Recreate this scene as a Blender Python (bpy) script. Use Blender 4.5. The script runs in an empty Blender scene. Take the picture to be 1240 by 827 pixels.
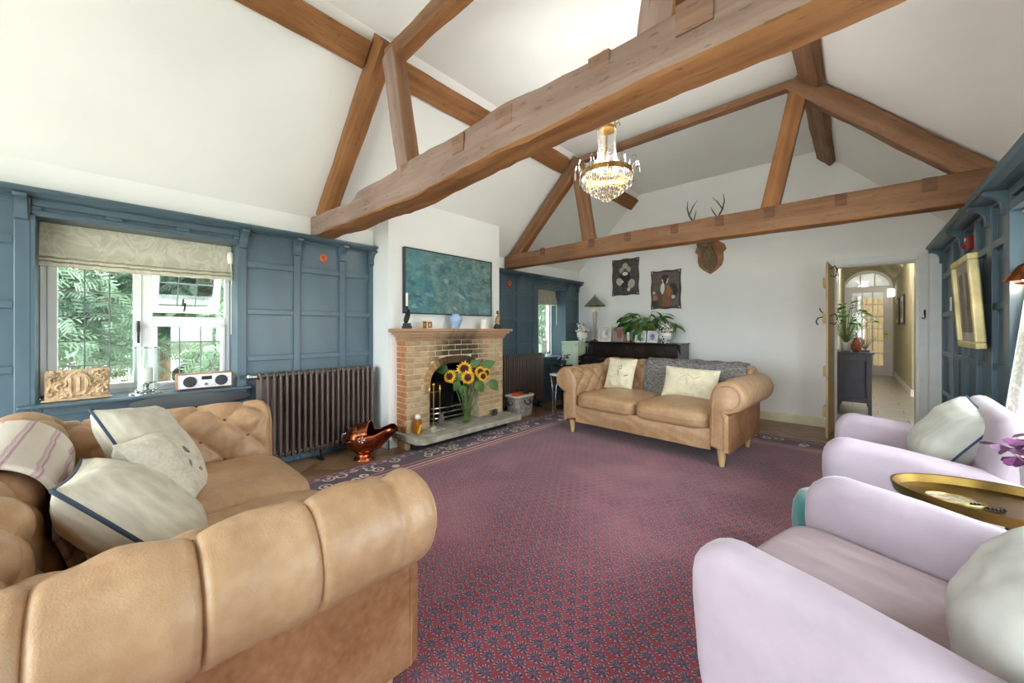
import bpy, bmesh, math, random
from mathutils import Vector, Matrix, noise
R = math.radians; PI = math.pi; TAU = 2 * math.pi
rnd = random.Random(7)
sc = bpy.context.scene
COL = sc.collection

# ------------------------------------------------------------------ camera
cam_d = bpy.data.cameras.new('camera'); cam = bpy.data.objects.new('camera', cam_d); COL.objects.link(cam)
cam.location = (0, 0, 1.3); cam.rotation_euler = (R(90), 0, R(42.255))
cam_d.sensor_width = 36; cam_d.lens = 459 / 1240 * 36; cam_d.shift_y = -14.5 / 1240
cam_d.clip_start = 0.02
sc.camera = cam
# ------------------------------------------------------------------ sky and exposure
W = bpy.data.worlds.new('sky'); sc.world = W; W.use_nodes = True
bg = W.node_tree.nodes['Background']; bg.inputs[0].default_value = (0.93, 0.97, 1.0, 1); bg.inputs[1].default_value = 6.0
sc.view_settings.view_transform = 'Standard'; sc.view_settings.look = 'None'
sc.view_settings.gamma = 1; sc.view_settings.use_curve_mapping = False
sc.view_settings.exposure = 1.27
cy = sc.cycles
cy.use_denoising = True; cy.max_bounces = 12; cy.diffuse_bounces = 8; cy.transparent_max_bounces = 24
cy.caustics_reflective = False; cy.caustics_refractive = False; cy.sample_clamp_indirect = 6

def portal(name, loc, rot, sx, sy):
    l = bpy.data.lights.new(name, 'AREA'); l.shape = 'RECTANGLE'; l.size = sx; l.size_y = sy
    l.cycles.is_portal = True
    o = bpy.data.objects.new(name, l); COL.objects.link(o); o.location = loc; o.rotation_euler = rot
portal('daylight_bay', (1.2, 2.45, 1.15), (0, R(90), 0), 2.0, 2.7)
portal('daylight_front', (-1.7, -1.72, 1.25), (R(90), 0, 0), 4.2, 2.2)
portal('daylight_window', (-4.5, 0.3, 1.4), (0, R(-90), 0), 1.2, 1.1)

# ------------------------------------------------------------------ node helpers
def lin(c):
    return tuple(((v / 255) / 12.92 if v / 255 <= .04045 else ((v / 255 + .055) / 1.055) ** 2.4) for v in c) + (1,)
class S:                                            # a socket with arithmetic
    def __init__(s, nt, k): s.nt = nt; s.k = k
    def m(s, op, *a):
        n = s.nt.nodes.new('ShaderNodeMath'); n.operation = op
        for i, v in enumerate((s,) + a):
            if isinstance(v, S): s.nt.links.new(v.k, n.inputs[i])
            else: n.inputs[i].default_value = v
        return S(s.nt, n.outputs[0])
    def __add__(s, o): return s.m('ADD', o)
    def __sub__(s, o): return s.m('SUBTRACT', o)
    def __mul__(s, o): return s.m('MULTIPLY', o)
    def __truediv__(s, o): return s.m('DIVIDE', o)
    def __rsub__(s, o): return (s * -1) + o
    __radd__ = __add__; __rmul__ = __mul__
    def lt(s, o): return s.m('LESS_THAN', o)
    def gt(s, o): return s.m('GREATER_THAN', o)
    def frac(s): return s.m('FRACT')
    def floor(s): return s.m('FLOOR')
    def sin(s): return s.m('SINE')
    def abs(s): return s.m('ABSOLUTE')
    def mod(s, o): return s.m('FLOORED_MODULO', o)
    def mn(s, o): return s.m('MINIMUM', o)
    def sq(s): return s.m('MULTIPLY', s)
    def sqrt(s): return s.m('SQRT')
    def atan2(s, o): return s.m('ARCTAN2', o)
class Mt:
    def __init__(s, name, rough=.5, metal=0, spec=.5):
        s.m = bpy.data.materials.new(name); s.m.use_nodes = True; s.nt = s.m.node_tree
        s.b = s.nt.nodes['Principled BSDF']; s.b.inputs['Roughness'].default_value = rough
        s.b.inputs['Metallic'].default_value = metal; s.b.inputs['Specular IOR Level'].default_value = spec
        s.tc = s.nt.nodes.new('ShaderNodeTexCoord'); s._xyz = None
    def vec(s, scale=(1, 1, 1)):
        n = s.nt.nodes.new('ShaderNodeMapping'); n.inputs['Scale'].default_value = scale
        s.nt.links.new(s.tc.outputs['Object'], n.inputs[0]); return n.outputs[0]
    def xyz(s):
        if not s._xyz:
            n = s.nt.nodes.new('ShaderNodeSeparateXYZ'); s.nt.links.new(s.tc.outputs['Object'], n.inputs[0])
            s._xyz = tuple(S(s.nt, o) for o in n.outputs)
        return s._xyz
    def noise(s, scale=5, stretch=(1, 1, 1), detail=4, dist=0):
        n = s.nt.nodes.new('ShaderNodeTexNoise'); n.inputs['Scale'].default_value = scale
        n.inputs['Detail'].default_value = detail; n.inputs['Distortion'].default_value = dist
        s.nt.links.new(s.vec(stretch), n.inputs['Vector']); return S(s.nt, n.outputs['Fac'])
    def voronoi(s, scale=5, feature='F1', stretch=(1, 1, 1)):
        n = s.nt.nodes.new('ShaderNodeTexVoronoi'); n.inputs['Scale'].default_value = scale; n.feature = feature
        s.nt.links.new(s.vec(stretch), n.inputs['Vector']); return S(s.nt, n.outputs['Distance'])
    def ramp(s, f, stops, interp='LINEAR'):
        n = s.nt.nodes.new('ShaderNodeValToRGB'); n.color_ramp.interpolation = interp
        e = n.color_ramp.elements
        while len(e) < len(stops): e.new(.5)
        for i, (p, c) in enumerate(stops): e[i].position = p; e[i].color = lin(c)
        s.nt.links.new(f.k, n.inputs[0]); return n.outputs[0]
    def mix(s, f, a, b, mode='MIX'):
        n = s.nt.nodes.new('ShaderNodeMix'); n.data_type = 'RGBA'; n.blend_type = mode
        for i, v in ((0, f), (6, a), (7, b)):
            if isinstance(v, S): s.nt.links.new(v.k, n.inputs[i])
            elif isinstance(v, (int, float)): n.inputs[i].default_value = v
            elif isinstance(v, tuple): n.inputs[i].default_value = lin(v)
            else: s.nt.links.new(v, n.inputs[i])
        return n.outputs[2]
    def color(s, c):
        if isinstance(c, tuple): s.b.inputs['Base Color'].default_value = lin(c)
        else: s.nt.links.new(c, s.b.inputs['Base Color'])
        return s
    def bump(s, h, strength=.2, dist=.01):
        n = s.nt.nodes.new('ShaderNodeBump'); n.inputs['Strength'].default_value = strength; n.inputs['Distance'].default_value = dist
        s.nt.links.new(h.k, n.inputs['Height']); s.nt.links.new(n.outputs[0], s.b.inputs['Normal']); return s
    def set(s, **k):
        for a, v in k.items(): s.b.inputs[a.replace('_', ' ')].default_value = v
        return s
def plain(name, c, rough=.5, metal=0, var=.12, scale=6, stretch=(1, 1, 1), bump=0, bscale=None, spec=.5, detail=4):
    m = Mt(name, rough, metal, spec); f = m.noise(scale, stretch, detail)
    lo = tuple(max(0, v * (1 - var)) for v in c); hi = tuple(min(255, v * (1 + var)) for v in c)
    m.color(m.ramp(f, [(.3, lo), (.7, hi)]))
    if bump: m.bump(m.noise(bscale or scale * 3, stretch, detail), bump)
    return m.m
def emit(name, c, st):
    m = Mt(name); m.set(Emission_Strength=st); m.b.inputs['Emission Color'].default_value = lin(c); m.color(c); return m.m
def pane_mat(name, tint=(245, 250, 250), refl=.08):
    m = bpy.data.materials.new(name); m.use_nodes = True; nt = m.node_tree; nt.nodes.remove(nt.nodes['Principled BSDF'])
    t = nt.nodes.new('ShaderNodeBsdfTransparent'); t.inputs[0].default_value = lin(tint)
    g = nt.nodes.new('ShaderNodeBsdfGlossy'); g.inputs['Roughness'].default_value = .02
    mx = nt.nodes.new('ShaderNodeMixShader'); mx.inputs[0].default_value = refl
    nt.links.new(t.outputs[0], mx.inputs[1]); nt.links.new(g.outputs[0], mx.inputs[2])
    nt.links.new(mx.outputs[0], nt.nodes['Material Output'].inputs[0]); return m
def paint(name, base, ells, rough=.5, noise_amt=.25, nscale=12, axes=(0, 2)):
    """flat print: ellipses (cx, cy, rx, ry, angle, colour) over a mottled ground, in the object's own metres"""
    m = Mt(name, rough); X = m.xyz(); u, v = X[axes[0]], X[axes[1]]
    f = m.noise(nscale); lo = tuple(c * (1 - noise_amt) for c in base); hi = tuple(min(255, c * (1 + noise_amt)) for c in base)
    c = m.ramp(f, [(.3, lo), (.7, hi)])
    wob = (m.noise(nscale * 2.5) - .5) * .5
    for cx, cy_, rx, ry, a, colr in ells:
        ca, sa = math.cos(a), math.sin(a)
        du = (u - cx); dv = (v - cy_)
        p = (du * ca + dv * sa) * (1 / rx); q = (dv * ca - du * sa) * (1 / ry)
        msk = ((p.sq() + q.sq()) + wob).lt(1.0)
        c = m.mix(msk, c, colr)
    g = m.noise(nscale * 6, detail=6)
    c = m.mix(.5, c, m.ramp(g, [(.25, (70, 70, 70)), (.75, (200, 200, 200))]), 'OVERLAY')
    m.color(c); return m.m

# ------------------------------------------------------------------ materials
M = {}
M['plaster'] = plain('white_plaster', (244, 243, 241), .85, var=.012, scale=1.5, bump=.05, bscale=14, spec=.2)
M['ceil'] = plain('ceiling_plaster', (240, 239, 234), .9, var=.015, scale=1.2, bump=.06, bscale=9, spec=.2)
M['white'] = plain('white_gloss_paint', (238, 238, 236), .3, var=.02)
M['blue'] = plain('blue_panel_paint', (78, 97, 108), .33, var=.06, scale=3, stretch=(1, 1, .3), bump=.05, bscale=20)
M['upvc'] = plain('white_window_frame', (240, 240, 238), .25, var=.01)
M['lead'] = plain('lead_strip', (120, 125, 122), .5, .3)
M['glass'] = pane_mat('window_glass')
M['clear'] = pane_mat('clear_glass', (250, 253, 252), .06)
M['black'] = plain('black_iron', (32, 31, 32), .45, .4)
M['brass'] = plain('brass', (190, 150, 80), .3, 1, var=.15)
M['goldtray'] = plain('aged_brass', (122, 98, 50), .34, 1, var=.12)
M['copper'] = plain('copper', (176, 98, 62), .22, 1, var=.25, scale=5)
M['steel'] = plain('polished_steel', (190, 190, 192), .2, 1)
M['radiator'] = plain('bronze_radiator_paint', (112, 96, 90), .35, .35, var=.06)
M['stone'] = plain('hearth_stone', (158, 152, 138), .75, var=.16, scale=9, bump=.2, bscale=40)
M['cream'] = plain('cream_wax', (240, 236, 222), .5, var=.02)
M['lav'] = plain('lavender_velvet', (186, 169, 181), .85, var=.05, scale=5, bump=.05, bscale=160, spec=.15)
for k in ('lav',):
    b = M[k].node_tree.nodes['Principled BSDF']; b.inputs['Sheen Weight'].default_value = .35; b.inputs['Sheen Roughness'].default_value = .35
M['teal'] = plain('teal_velvet', (62, 120, 122), .8, var=.15, scale=7, spec=.2)
M['teal'].node_tree.nodes['Principled BSDF'].inputs['Sheen Weight'].default_value = .4
M['linen'] = plain('natural_linen', (214, 206, 188), .9, var=.07, scale=10, stretch=(1, 5, 1), bump=.15, bscale=120, spec=.15)
M['linengrey'] = plain('pale_grey_linen', (205, 205, 196), .9, var=.05, scale=8, stretch=(4, 1, 1), bump=.12, bscale=120, spec=.15)
M['navy'] = plain('slate_blue_piping', (58, 72, 90), .8)
M['creamcloth'] = plain('cream_cotton', (232, 224, 202), .9, var=.03, bump=.1, bscale=120, spec=.15)
M['fur'] = plain('grey_faux_fur', (112, 108, 106), .9, var=.4, scale=30, stretch=(1, 1, 3), bump=.7, bscale=55)
M['paleoak'] = plain('pale_oak', (205, 172, 122), .5, var=.1, scale=12, stretch=(1, 1, .15))
M['oakdoor'] = plain('oak_door', (196, 164, 118), .55, var=.12, scale=14, stretch=(4, 4, .3))
M['ebony'] = plain('ebonised_wood', (34, 27, 24), .18, var=.2)
M['charcoal'] = plain('charcoal_paint', (58, 56, 62), .5, var=.12)
M['mint'] = plain('mint_paint', (190, 206, 180), .5, var=.04)
M['olive'] = plain('stone_olive_paint', (186, 178, 150), .85, var=.02)
M['hallceil'] = plain('hall_ceiling', (226, 222, 206), .9, var=.01)
M['leaf'] = plain('glossy_leaf', (70, 112, 42), .35, var=.3, scale=14)
M['fern'] = plain('fern_leaf', (78, 138, 56), .5, var=.3, scale=20)
M['purple'] = plain('purple_leaf', (112, 62, 104), .5, var=.25, scale=18)
M['stem'] = plain('green_stem', (104, 126, 62), .5, var=.15)
M['mortar'] = plain('mortar', (205, 190, 160), .9, var=.12, scale=14)
M['soot'] = plain('soot', (24, 22, 20), .95, var=.4)
M['paper'] = plain('white_card', (228, 224, 214), .7, var=.04)
M['terracotta'] = plain('terracotta', (150, 84, 60), .8, var=.12)
M['porcelain'] = plain('white_porcelain', (232, 232, 230), .2, var=.02)
M['gilt'] = plain('gilt_frame', (206, 174, 104), .4, .6, var=.15)
M['darkframe'] = plain('dark_frame', (42, 40, 40), .4)
M['red'] = plain('red_enamel', (150, 30, 26), .3, var=.15)
M['marble'] = plain('glossy_tabletop', (206, 208, 214), .12, var=.04)
M['slate'] = plain('slate_tabletop', (54, 54, 58), .65, var=.12, spec=.25)
M['wicker'] = plain('grey_wicker', (168, 160, 148), .8, var=.3, scale=60, stretch=(1, 1, .4), bump=.8, bscale=80)

M['bulb'] = emit('added_bulb_glow', (255, 246, 232), .3)  # glow added to the bulbs of the unlit chandelier
def leather():
    m = Mt('tan_leather', .36, spec=.5)
    f = m.noise(3.0, detail=5); g = m.noise(26, detail=5); h = m.noise(7, (1, 1, .3), detail=4)
    c = m.ramp(f, [(.3, (166, 126, 89)), (.5, (183, 142, 103)), (.72, (197, 160, 122))])
    c = m.mix(.22, c, m.ramp(g, [(.35, (150, 110, 78)), (.65, (202, 172, 140))]))
    c = m.mix(.15, c, m.ramp(h, [(.35, (132, 92, 62)), (.6, (202, 172, 138))]))
    m.color(c); m.bump(g * .6 + m.noise(220) * .35 + h * 1.1, .42, .008); return m.m
M['leather'] = leather()
def suede():
    m = Mt('brown_suede_side', .75, spec=.25)
    f = m.noise(4, detail=8, dist=.6); g = m.noise(40)
    c = m.ramp(f, [(.32, (132, 84, 52)), (.52, (152, 104, 70)), (.7, (174, 130, 94))])
    m.color(m.mix(.2, c, m.ramp(g, [(.3, (108, 68, 42)), (.7, (186, 144, 108))]))); m.bump(g, .2); return m.m
M['suede'] = suede()
def oak(name, a, b, c3, along=0, rough=.7):
    m = Mt(name, rough, spec=.25); st = [14, 14, 14]; st[along] = .9
    f = m.noise(1.3, tuple(st), 8, .4); g = m.noise(2.0, (1, 1, 1), 5); k = m.noise(9, tuple(1 + v * .3 for v in st), 6)
    c = m.ramp(f, [(.28, a), (.5, b), (.72, c3)])
    c = m.mix(.35, c, m.ramp(g, [(.3, a), (.7, c3)]))
    c = m.mix(k.lt(.36) * .35, c, (70, 46, 30)); m.color(c)
    m.bump(f * .7 + k * .5, .5, .012); return m.m
M['oak_front'] = oak('weathered_oak', (114, 92, 82), (146, 121, 108), (168, 144, 131))
M['oak_warm'] = oak('warm_oak', (106, 66, 38), (142, 94, 56), (166, 118, 76))
M['oak_mid'] = oak('brown_oak', (98, 66, 46), (128, 92, 66), (150, 114, 86))
M['oak_patch'] = oak('oak_patch', (112, 84, 68), (138, 106, 88), (160, 128, 108))
def parquet():
    m = Mt('parquet_oak', .32, spec=.5); f = m.noise(3, (1, 10, 1), 7, .3)
    n = m.nt.nodes.new('ShaderNodeObjectInfo'); r = S(m.nt, n.outputs['Random'])
    c = m.ramp(f, [(.28, (92, 64, 42)), (.5, (128, 94, 64)), (.74, (154, 120, 86))])
    c = m.mix(.55, c, m.ramp(r, [(0, (96, 70, 46)), (1, (164, 130, 96))])); m.color(c); m.bump(f, .1); return m.m
M['parquet'] = parquet()
def fabric_blind():
    m = Mt('damask_blind', .85, spec=.2)
    f = m.noise(9, (1, 1, .8), 6, 1.2); c = m.ramp(f, [(.36, (192, 185, 164)), (.46, (202, 195, 174)), (.5, (216, 209, 188)), (.6, (196, 189, 168))])
    m.color(c); m.b.inputs['Subsurface Weight'].default_value = 0; return m.m
M['blind'] = fabric_blind()
def stripe_throw():
    m = Mt('striped_throw', .9, spec=.15); x, y, z = m.xyz()
    at = m.nt.nodes.new('ShaderNodeAttribute'); at.attribute_name = 'drape'; s_ = (S(m.nt, at.outputs['Fac']) * 15 + m.noise(2.5) * .12).frac(); c = m.ramp(s_, [(0, (222, 210, 194)), (.42, (214, 200, 188)), (.5, (176, 130, 140)), (.56, (214, 196, 192)), (.66, (196, 168, 170)), (.74, (224, 212, 198))])
    m.color(c); m.bump(m.noise(60, (1, 6, 6)), .5); return m.m
M['throw'] = stripe_throw()
def rug_mat(u0, u1, v0, v1):
    m = Mt('oriental_rug', .95, spec=.1); x, y, z = m.xyz()
    a, b = .072, .06
    row = (y * (1 / b)).floor(); off = row.mod(2) * .5
    jit = (m.noise(14) - .5) * .16
    cu = (x * (1 / a) + off).frac() - .5; cv = (y * (1 / b)).frac() - .5
    cu2 = cu + cv * cv * .7 - .06 + jit; cv2 = cv + jit
    d = ((cu2 * 2.42 * (cv * .9 + 1.0)).sq() + (cv2 * 2.25).sq()).sqrt()
    ang = cu2.atan2(cv2); fine0 = m.noise(130)
    dots = ((ang * 11).sin() + (d * 14).sin() * .6 + (fine0 - .5) * 2.5).gt(.25)
    ins = d.lt(1.0); edge = d.gt(.66) * ins; core = d.lt(.2)
    fl = ((cu * 46).sin() * (cv * 40).sin()).gt(.25)
    wear = m.noise(1.1, detail=5); wear2 = m.noise(2.6, (1, .5, 1), 5); fine = m.noise(90)
    red = m.ramp(wear2, [(.3, (124, 30, 46)), (.55, (150, 44, 60)), (.8, (170, 72, 88))])
    c = m.mix(ins, red, m.ramp(fine, [(.35, (34, 30, 60)), (.65, (72, 56, 86))]))
    c = m.mix(edge * dots * .8, c, (182, 152, 148)); c = m.mix(ins * fl * (1 - edge) * .5, c, (158, 112, 124))
    c = m.mix(core * .5, c, (150, 92, 104))
    vine = (((cu * cu + cv * cv).sqrt() - .54).abs()).lt(.035)
    c = m.mix(vine * .55, c, (92, 44, 66))
    # borders
    e = (x - u0).mn((x * -1) + u1).mn((y - v0).mn((y * -1) + v1))
    bw = .5
    ed = m.ramp(e * (1 / bw), [(0, (74, 26, 36)), (.05, (150, 60, 66)), (.07, (70, 34, 44)), (.19, (168, 118, 116)), (.21, (62, 30, 44)), (.63, (176, 128, 122)), (.66, (110, 40, 52)), (.76, (206, 176, 160)), (.80, (130, 56, 66)), (.88, (200, 168, 154)), (.92, (128, 44, 58)), (.985, (198, 160, 150))], 'CONSTANT')
    vo = m.voronoi(7.5); fl2 = (((vo - .36).abs()).lt(.055) + vo.lt(.15)).mn(1.0)
    inb = e.gt(.105) * e.lt(.315); c2 = m.mix(inb * fl2, ed, (214, 188, 176))
    sm = ((x * 60).sin() * (y * 60).sin()).gt(.2); inb2 = e.gt(.035) * e.lt(.095)
    c2 = m.mix(inb2 * sm, c2, (176, 120, 116))
    c = m.mix(e.lt(bw), c, c2)
    c = m.mix((wear.gt(.47) * (wear - .47) * 1.7).mn(.42), c, (192, 128, 140))
    c = m.mix(.12, c, m.ramp(fine, [(.3, (48, 28, 40)), (.7, (190, 150, 156))]))
    m.color(c); m.bump(fine, .4, .004); m.set(Sheen_Weight=.2); return m.m

# ------------------------------------------------------------------ mesh builder
class B:
    def __init__(s): s.v = []; s.f = []; s.mi = []; s.cur = 0
    def add(s, vs, fs):
        o = len(s.v); s.v += [tuple(p) for p in vs]; s.f += [tuple(i + o for i in f) for f in fs]; s.mi += [s.cur] * len(fs); return s
    def box(s, x0, x1, y0, y1, z0, z1):
        vs = [(x, y, z) for z in (z0, z1) for y in (y0, y1) for x in (x0, x1)]
        return s.add(vs, [(0, 2, 3, 1), (4, 5, 7, 6), (0, 1, 5, 4), (2, 6, 7, 3), (0, 4, 6, 2), (1, 3, 7, 5)])
    def grid(s, rows, closed_u=False, closed_v=False, cap0=False, cap1=False):
        n = len(rows); k = len(rows[0]); vs = [p for r in rows for p in r]; fs = []
        for i in range(n if closed_u else n - 1):
            for j in range(k if closed_v else k - 1):
                a = i * k + j; b = i * k + (j + 1) % k; c = ((i + 1) % n) * k + (j + 1) % k; d = ((i + 1) % n) * k + j
                fs.append((a, b, c, d))
        if cap0: fs.append(tuple(range(k - 1, -1, -1)))
        if cap1: fs.append(tuple(range((n - 1) * k, n * k)))
        return s.add(vs, fs)
    def lathe(s, prof, c=(0, 0, 0), n=20, cap=True, wob=None):
        rows = []
        for r, z in prof:
            rows.append([(c[0] + r * math.cos(TAU * j / n) * (wob(j / n, z) if wob else 1), c[1] + r * math.sin(TAU * j / n) * (wob(j / n, z) if wob else 1), c[2] + z) for j in range(n)])
        return s.grid(rows, closed_v=True, cap0=cap, cap1=cap)
    def tube(s, pts, r, n=8, closed=False, cap=True):
        P = [Vector(p) for p in pts]; N = len(P); rows = []; up = None
        for i, p in enumerate(P):
            t = (P[(i + 1) % N] - P[i - 1]) if (closed or 0 < i < N - 1) else (P[1] - P[0] if i == 0 else P[-1] - P[-2])
            t.normalize()
            if up is None: up = t.orthogonal().normalized()
            up = (up - t * up.dot(t))
            up = up.normalized() if up.length > 1e-6 else t.orthogonal().normalized()
            bn = t.cross(up); rr = r[i] if isinstance(r, (list, tuple)) else r
            rows.append([p + (up * math.cos(TAU * j / n) + bn * math.sin(TAU * j / n)) * rr for j in range(n)])
        return s.grid(rows, closed_u=closed, closed_v=True, cap0=cap and not closed, cap1=cap and not closed)
    def cyl(s, p0, p1, r0, r1=None, n=12): return s.tube([p0, p1], [r0, r0 if r1 is None else r1], n)
    def ball(s, c, r, n=10, sx=1, sy=1, sz=1):
        rows = []
        for i in range(n + 1):
            t = PI * i / n; rr = max(math.sin(t), 1e-3)
            rows.append([(c[0] + r * sx * rr * math.cos(TAU * j / (2 * n)), c[1] + r * sy * rr * math.sin(TAU * j / (2 * n)), c[2] - r * sz * math.cos(t)) for j in range(2 * n)])
        return s.grid(rows, closed_v=True, cap0=True, cap1=True)
    def sq(s, c, a, e1=.4, e2=.3, nu=28, nv=18, fn=None):     # superellipsoid cushion
        sg = lambda x, p: math.copysign(abs(x) ** p, x); rows = []
        for i in range(nv + 1):
            t = -PI / 2 + PI * i / nv; t = max(min(t, PI / 2 - 1e-3), -PI / 2 + 1e-3); row = []
            for j in range(nu):
                u = TAU * j / nu
                p = Vector((sg(math.cos(t), e1) * sg(math.cos(u), e2) * a[0], sg(math.cos(t), e1) * sg(math.sin(u), e2) * a[1], sg(math.sin(t), e1) * a[2]))
                if fn: p = fn(p)
                row.append((p.x + c[0], p.y + c[1], p.z + c[2]))
            rows.append(row)
        return s.grid(rows, closed_v=True, cap0=True, cap1=True)
    def prism(s, poly, y0, y1, axis='y'):        # poly in (a, b) extruded along an axis
        n = len(poly)
        if axis == 'y': vs = [(a, y0, b) for a, b in poly] + [(a, y1, b) for a, b in poly]
        elif axis == 'x': vs = [(y0, a, b) for a, b in poly] + [(y1, a, b) for a, b in poly]
        else: vs = [(a, b, y0) for a, b in poly] + [(a, b, y1) for a, b in poly]
        fs = [(i, (i + 1) % n, n + (i + 1) % n, n + i) for i in range(n)] + [tuple(range(n - 1, -1, -1)), tuple(range(n, 2 * n))]
        return s.add(vs, fs)
    def mesh(s, name, mats, smooth=None):
        me = bpy.data.meshes.new(name); me.from_pydata(s.v, [], s.f)
        bm = bmesh.new(); bm.from_mesh(me); bmesh.ops.recalc_face_normals(bm, faces=bm.faces); bm.to_mesh(me); bm.free()
        for m in (mats if isinstance(mats, (list, tuple)) else [mats]): me.materials.append(m)
        if any(s.mi): me.polygons.foreach_set('material_index', s.mi)
        if smooth is not None:
            me.polygons.foreach_set('use_smooth', [True] * len(me.polygons)); me.set_sharp_from_angle(angle=R(smooth))
        me.update(); return me
    def build(s, name, mats, parent=None, smooth=None, bevel=0, segs=2, loc=(0, 0, 0), rot=(0, 0, 0)):
        return place(name, s.mesh(name, mats, smooth), parent, loc, rot, bevel, segs)
def place(name, me, parent=None, loc=(0, 0, 0), rot=(0, 0, 0), bevel=0, segs=2):
    o = bpy.data.objects.new(name, me); COL.objects.link(o); o.parent = parent; o.location = loc; o.rotation_euler = rot
    if bevel:
        md = o.modifiers.new('bevel', 'BEVEL'); md.width = bevel; md.segments = segs; md.limit_method = 'ANGLE'; md.angle_limit = R(40)
    return o
def tag(o, label, cat, group=None):
    o['label'] = label; o['category'] = cat
    if group: o['group'] = group
    return o
def thing(name, label, cat, loc=(0, 0, 0), rot=(0, 0, 0), group=None):
    o = bpy.data.objects.new(name, None); o.empty_display_size = .1; COL.objects.link(o); o.location = loc; o.rotation_euler = rot
    return tag(o, label, cat, group)
def struct(o): o['kind'] = 'structure'; return o
def group_struct(name, loc=(0, 0, 0)):
    o = bpy.data.objects.new(name, None); COL.objects.link(o); o.location = loc; return struct(o)
def box(name, mat, x0, x1, y0, y1, z0, z1, parent=None, bevel=0, segs=2):
    c = ((x0 + x1) / 2, (y0 + y1) / 2, (z0 + z1) / 2)
    return B().box(x0 - c[0], x1 - c[0], y0 - c[1], y1 - c[1], z0 - c[2], z1 - c[2]).build(name, mat, parent, bevel=bevel, segs=segs, loc=c)
def smooth01(a, b, x): t = min(1, max(0, (x - a) / (b - a))); return t * t * (3 - 2 * t)

# ================================================================== THE SETTING
FX, BX = -4.12, -4.155            # face of stiles, face of recessed panels on the left wall
ZR = [(2.17, 1.93), (1.872, 1.491), (1.439, 1.058), (1.006, .62), (.57, .15)]    # panel rows, top to bottom
# floor: base plus herringbone parquet blocks
floor = struct(box('floor', M['parquet'], -4.6, 1.3, -1.9, 6.62, -.12, -.004))
blk = [B().box(-.139, .139, -.034, .034, -.02, 0).mesh('parquet_block', M['parquet']) for _ in range(1)][0]
spots = []
Lb, Wb = .28, .07
for i in range(-90, 90):
    for j in range(-30, 30):
        for o in (0, 1):
            # herringbone tiling: blocks of 4:1
            if o == 0: x = i * Wb + Lb / 2 + j * 2 * Lb; y = i * Wb + Wb / 2
            else: x = i * Wb + Wb / 2 + j * 2 * Lb; y = i * Wb + Wb + Lb / 2
            ang = R(45) + (PI / 2 if o else 0)
            X = (x - y) * .70711 - 1.7; Y = (x + y) * .70711 + 2.5
            spots.append((X, Y, ang))
def vis_floor(X, Y):
    if X < -3.98 or X > .58 or Y < .75 or Y > 6.38: return False
    if -3.95 < X < -3.37 and Y < 6.38 and not (X < -3.65 and 2.05 < Y < 4.0): return True
    return Y > 5.45
spots = sorted({(round(a, 3), round(b, 3), c) for a, b, c in spots if vis_floor(a, b)}, key=lambda s: math.hypot(s[0], s[1]))
for X, Y, a in spots[:300]: place('parquet_block', blk, floor, (X, Y, .058), (0, 0, a))
for o in floor.children: o.location = Vector(o.location) - Vector(floor.location) - Vector((0, 0, .058))
if len(spots) > 300:
    b = B()
    for X, Y, a in spots[300:]:
        mt = Matrix.Translation((X, Y, 0)) @ Matrix.Rotation(a, 4, 'Z'); o0 = len(b.v)
        b.box(-.139, .139, -.034, .034, -.02, 0); b.v[o0:] = [tuple(mt @ Vector(p)) for p in b.v[o0:]]
    o = b.build('parquet_field', M['parquet'], floor, loc=-Vector(floor.location)); o['kind'] = 'stuff'

# ceiling
b = B().prism([(-4.2, 2.36), (-2.865, 3.70), (-.385, 3.70), (.8, 2.478), (1.25, 2.1), (1.25, 2.7), (-.3, 3.9), (-2.95, 3.9), (-4.6, 2.5), (-4.6, 2.3)], -1.9, 6.7)
struct(b.build('ceiling', M['ceil']))

# left wall
W1 = (-.29, .88, .79, 2.085); W2 = (5.2, 6.08, .81, 2.06)
b = B()
for y0, y1 in ((-1.9, W1[0]), (W1[1], W2[0]), (W2[1], 6.7)): b.box(-4.6, BX, y0, y1, 0, 2.5)
for w in (W1, W2): b.box(-4.6, BX, w[0], w[1], 0, w[2] - .02); b.box(-4.6, BX, w[0], w[1], w[3], 2.5)
b.box(BX - .01, FX, -1.9, 6.6, 2.236, 2.46)
wall_l = struct(b.build('wall_left', M['plaster']))

# chimney breast
def cb(b, y0, y1, z0):
    b.prism([(-4.2, z0), (-3.786, z0), (-3.786, 2.79), (-4.2, 2.4)], y0, y1)
b = B(); cb(b, 2.159, 2.46, 0); cb(b, 3.41, 3.893, 0); cb(b, 2.46, 3.41, .98)
struct(b.build('wall_chimney_breast', M['plaster']))
sk = B().prism([(-3.786, 0), (-3.764, 0), (-3.764, .10), (-3.772, .125), (-3.786, .13)], 2.14, 2.255)
sk.prism([(2.159, 0), (2.137, 0), (2.137, .10), (2.145, .125), (2.159, .13)], -4.0, -3.764, 'x')
struct(sk.build('baseboard_chimney', M['white']))

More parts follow.
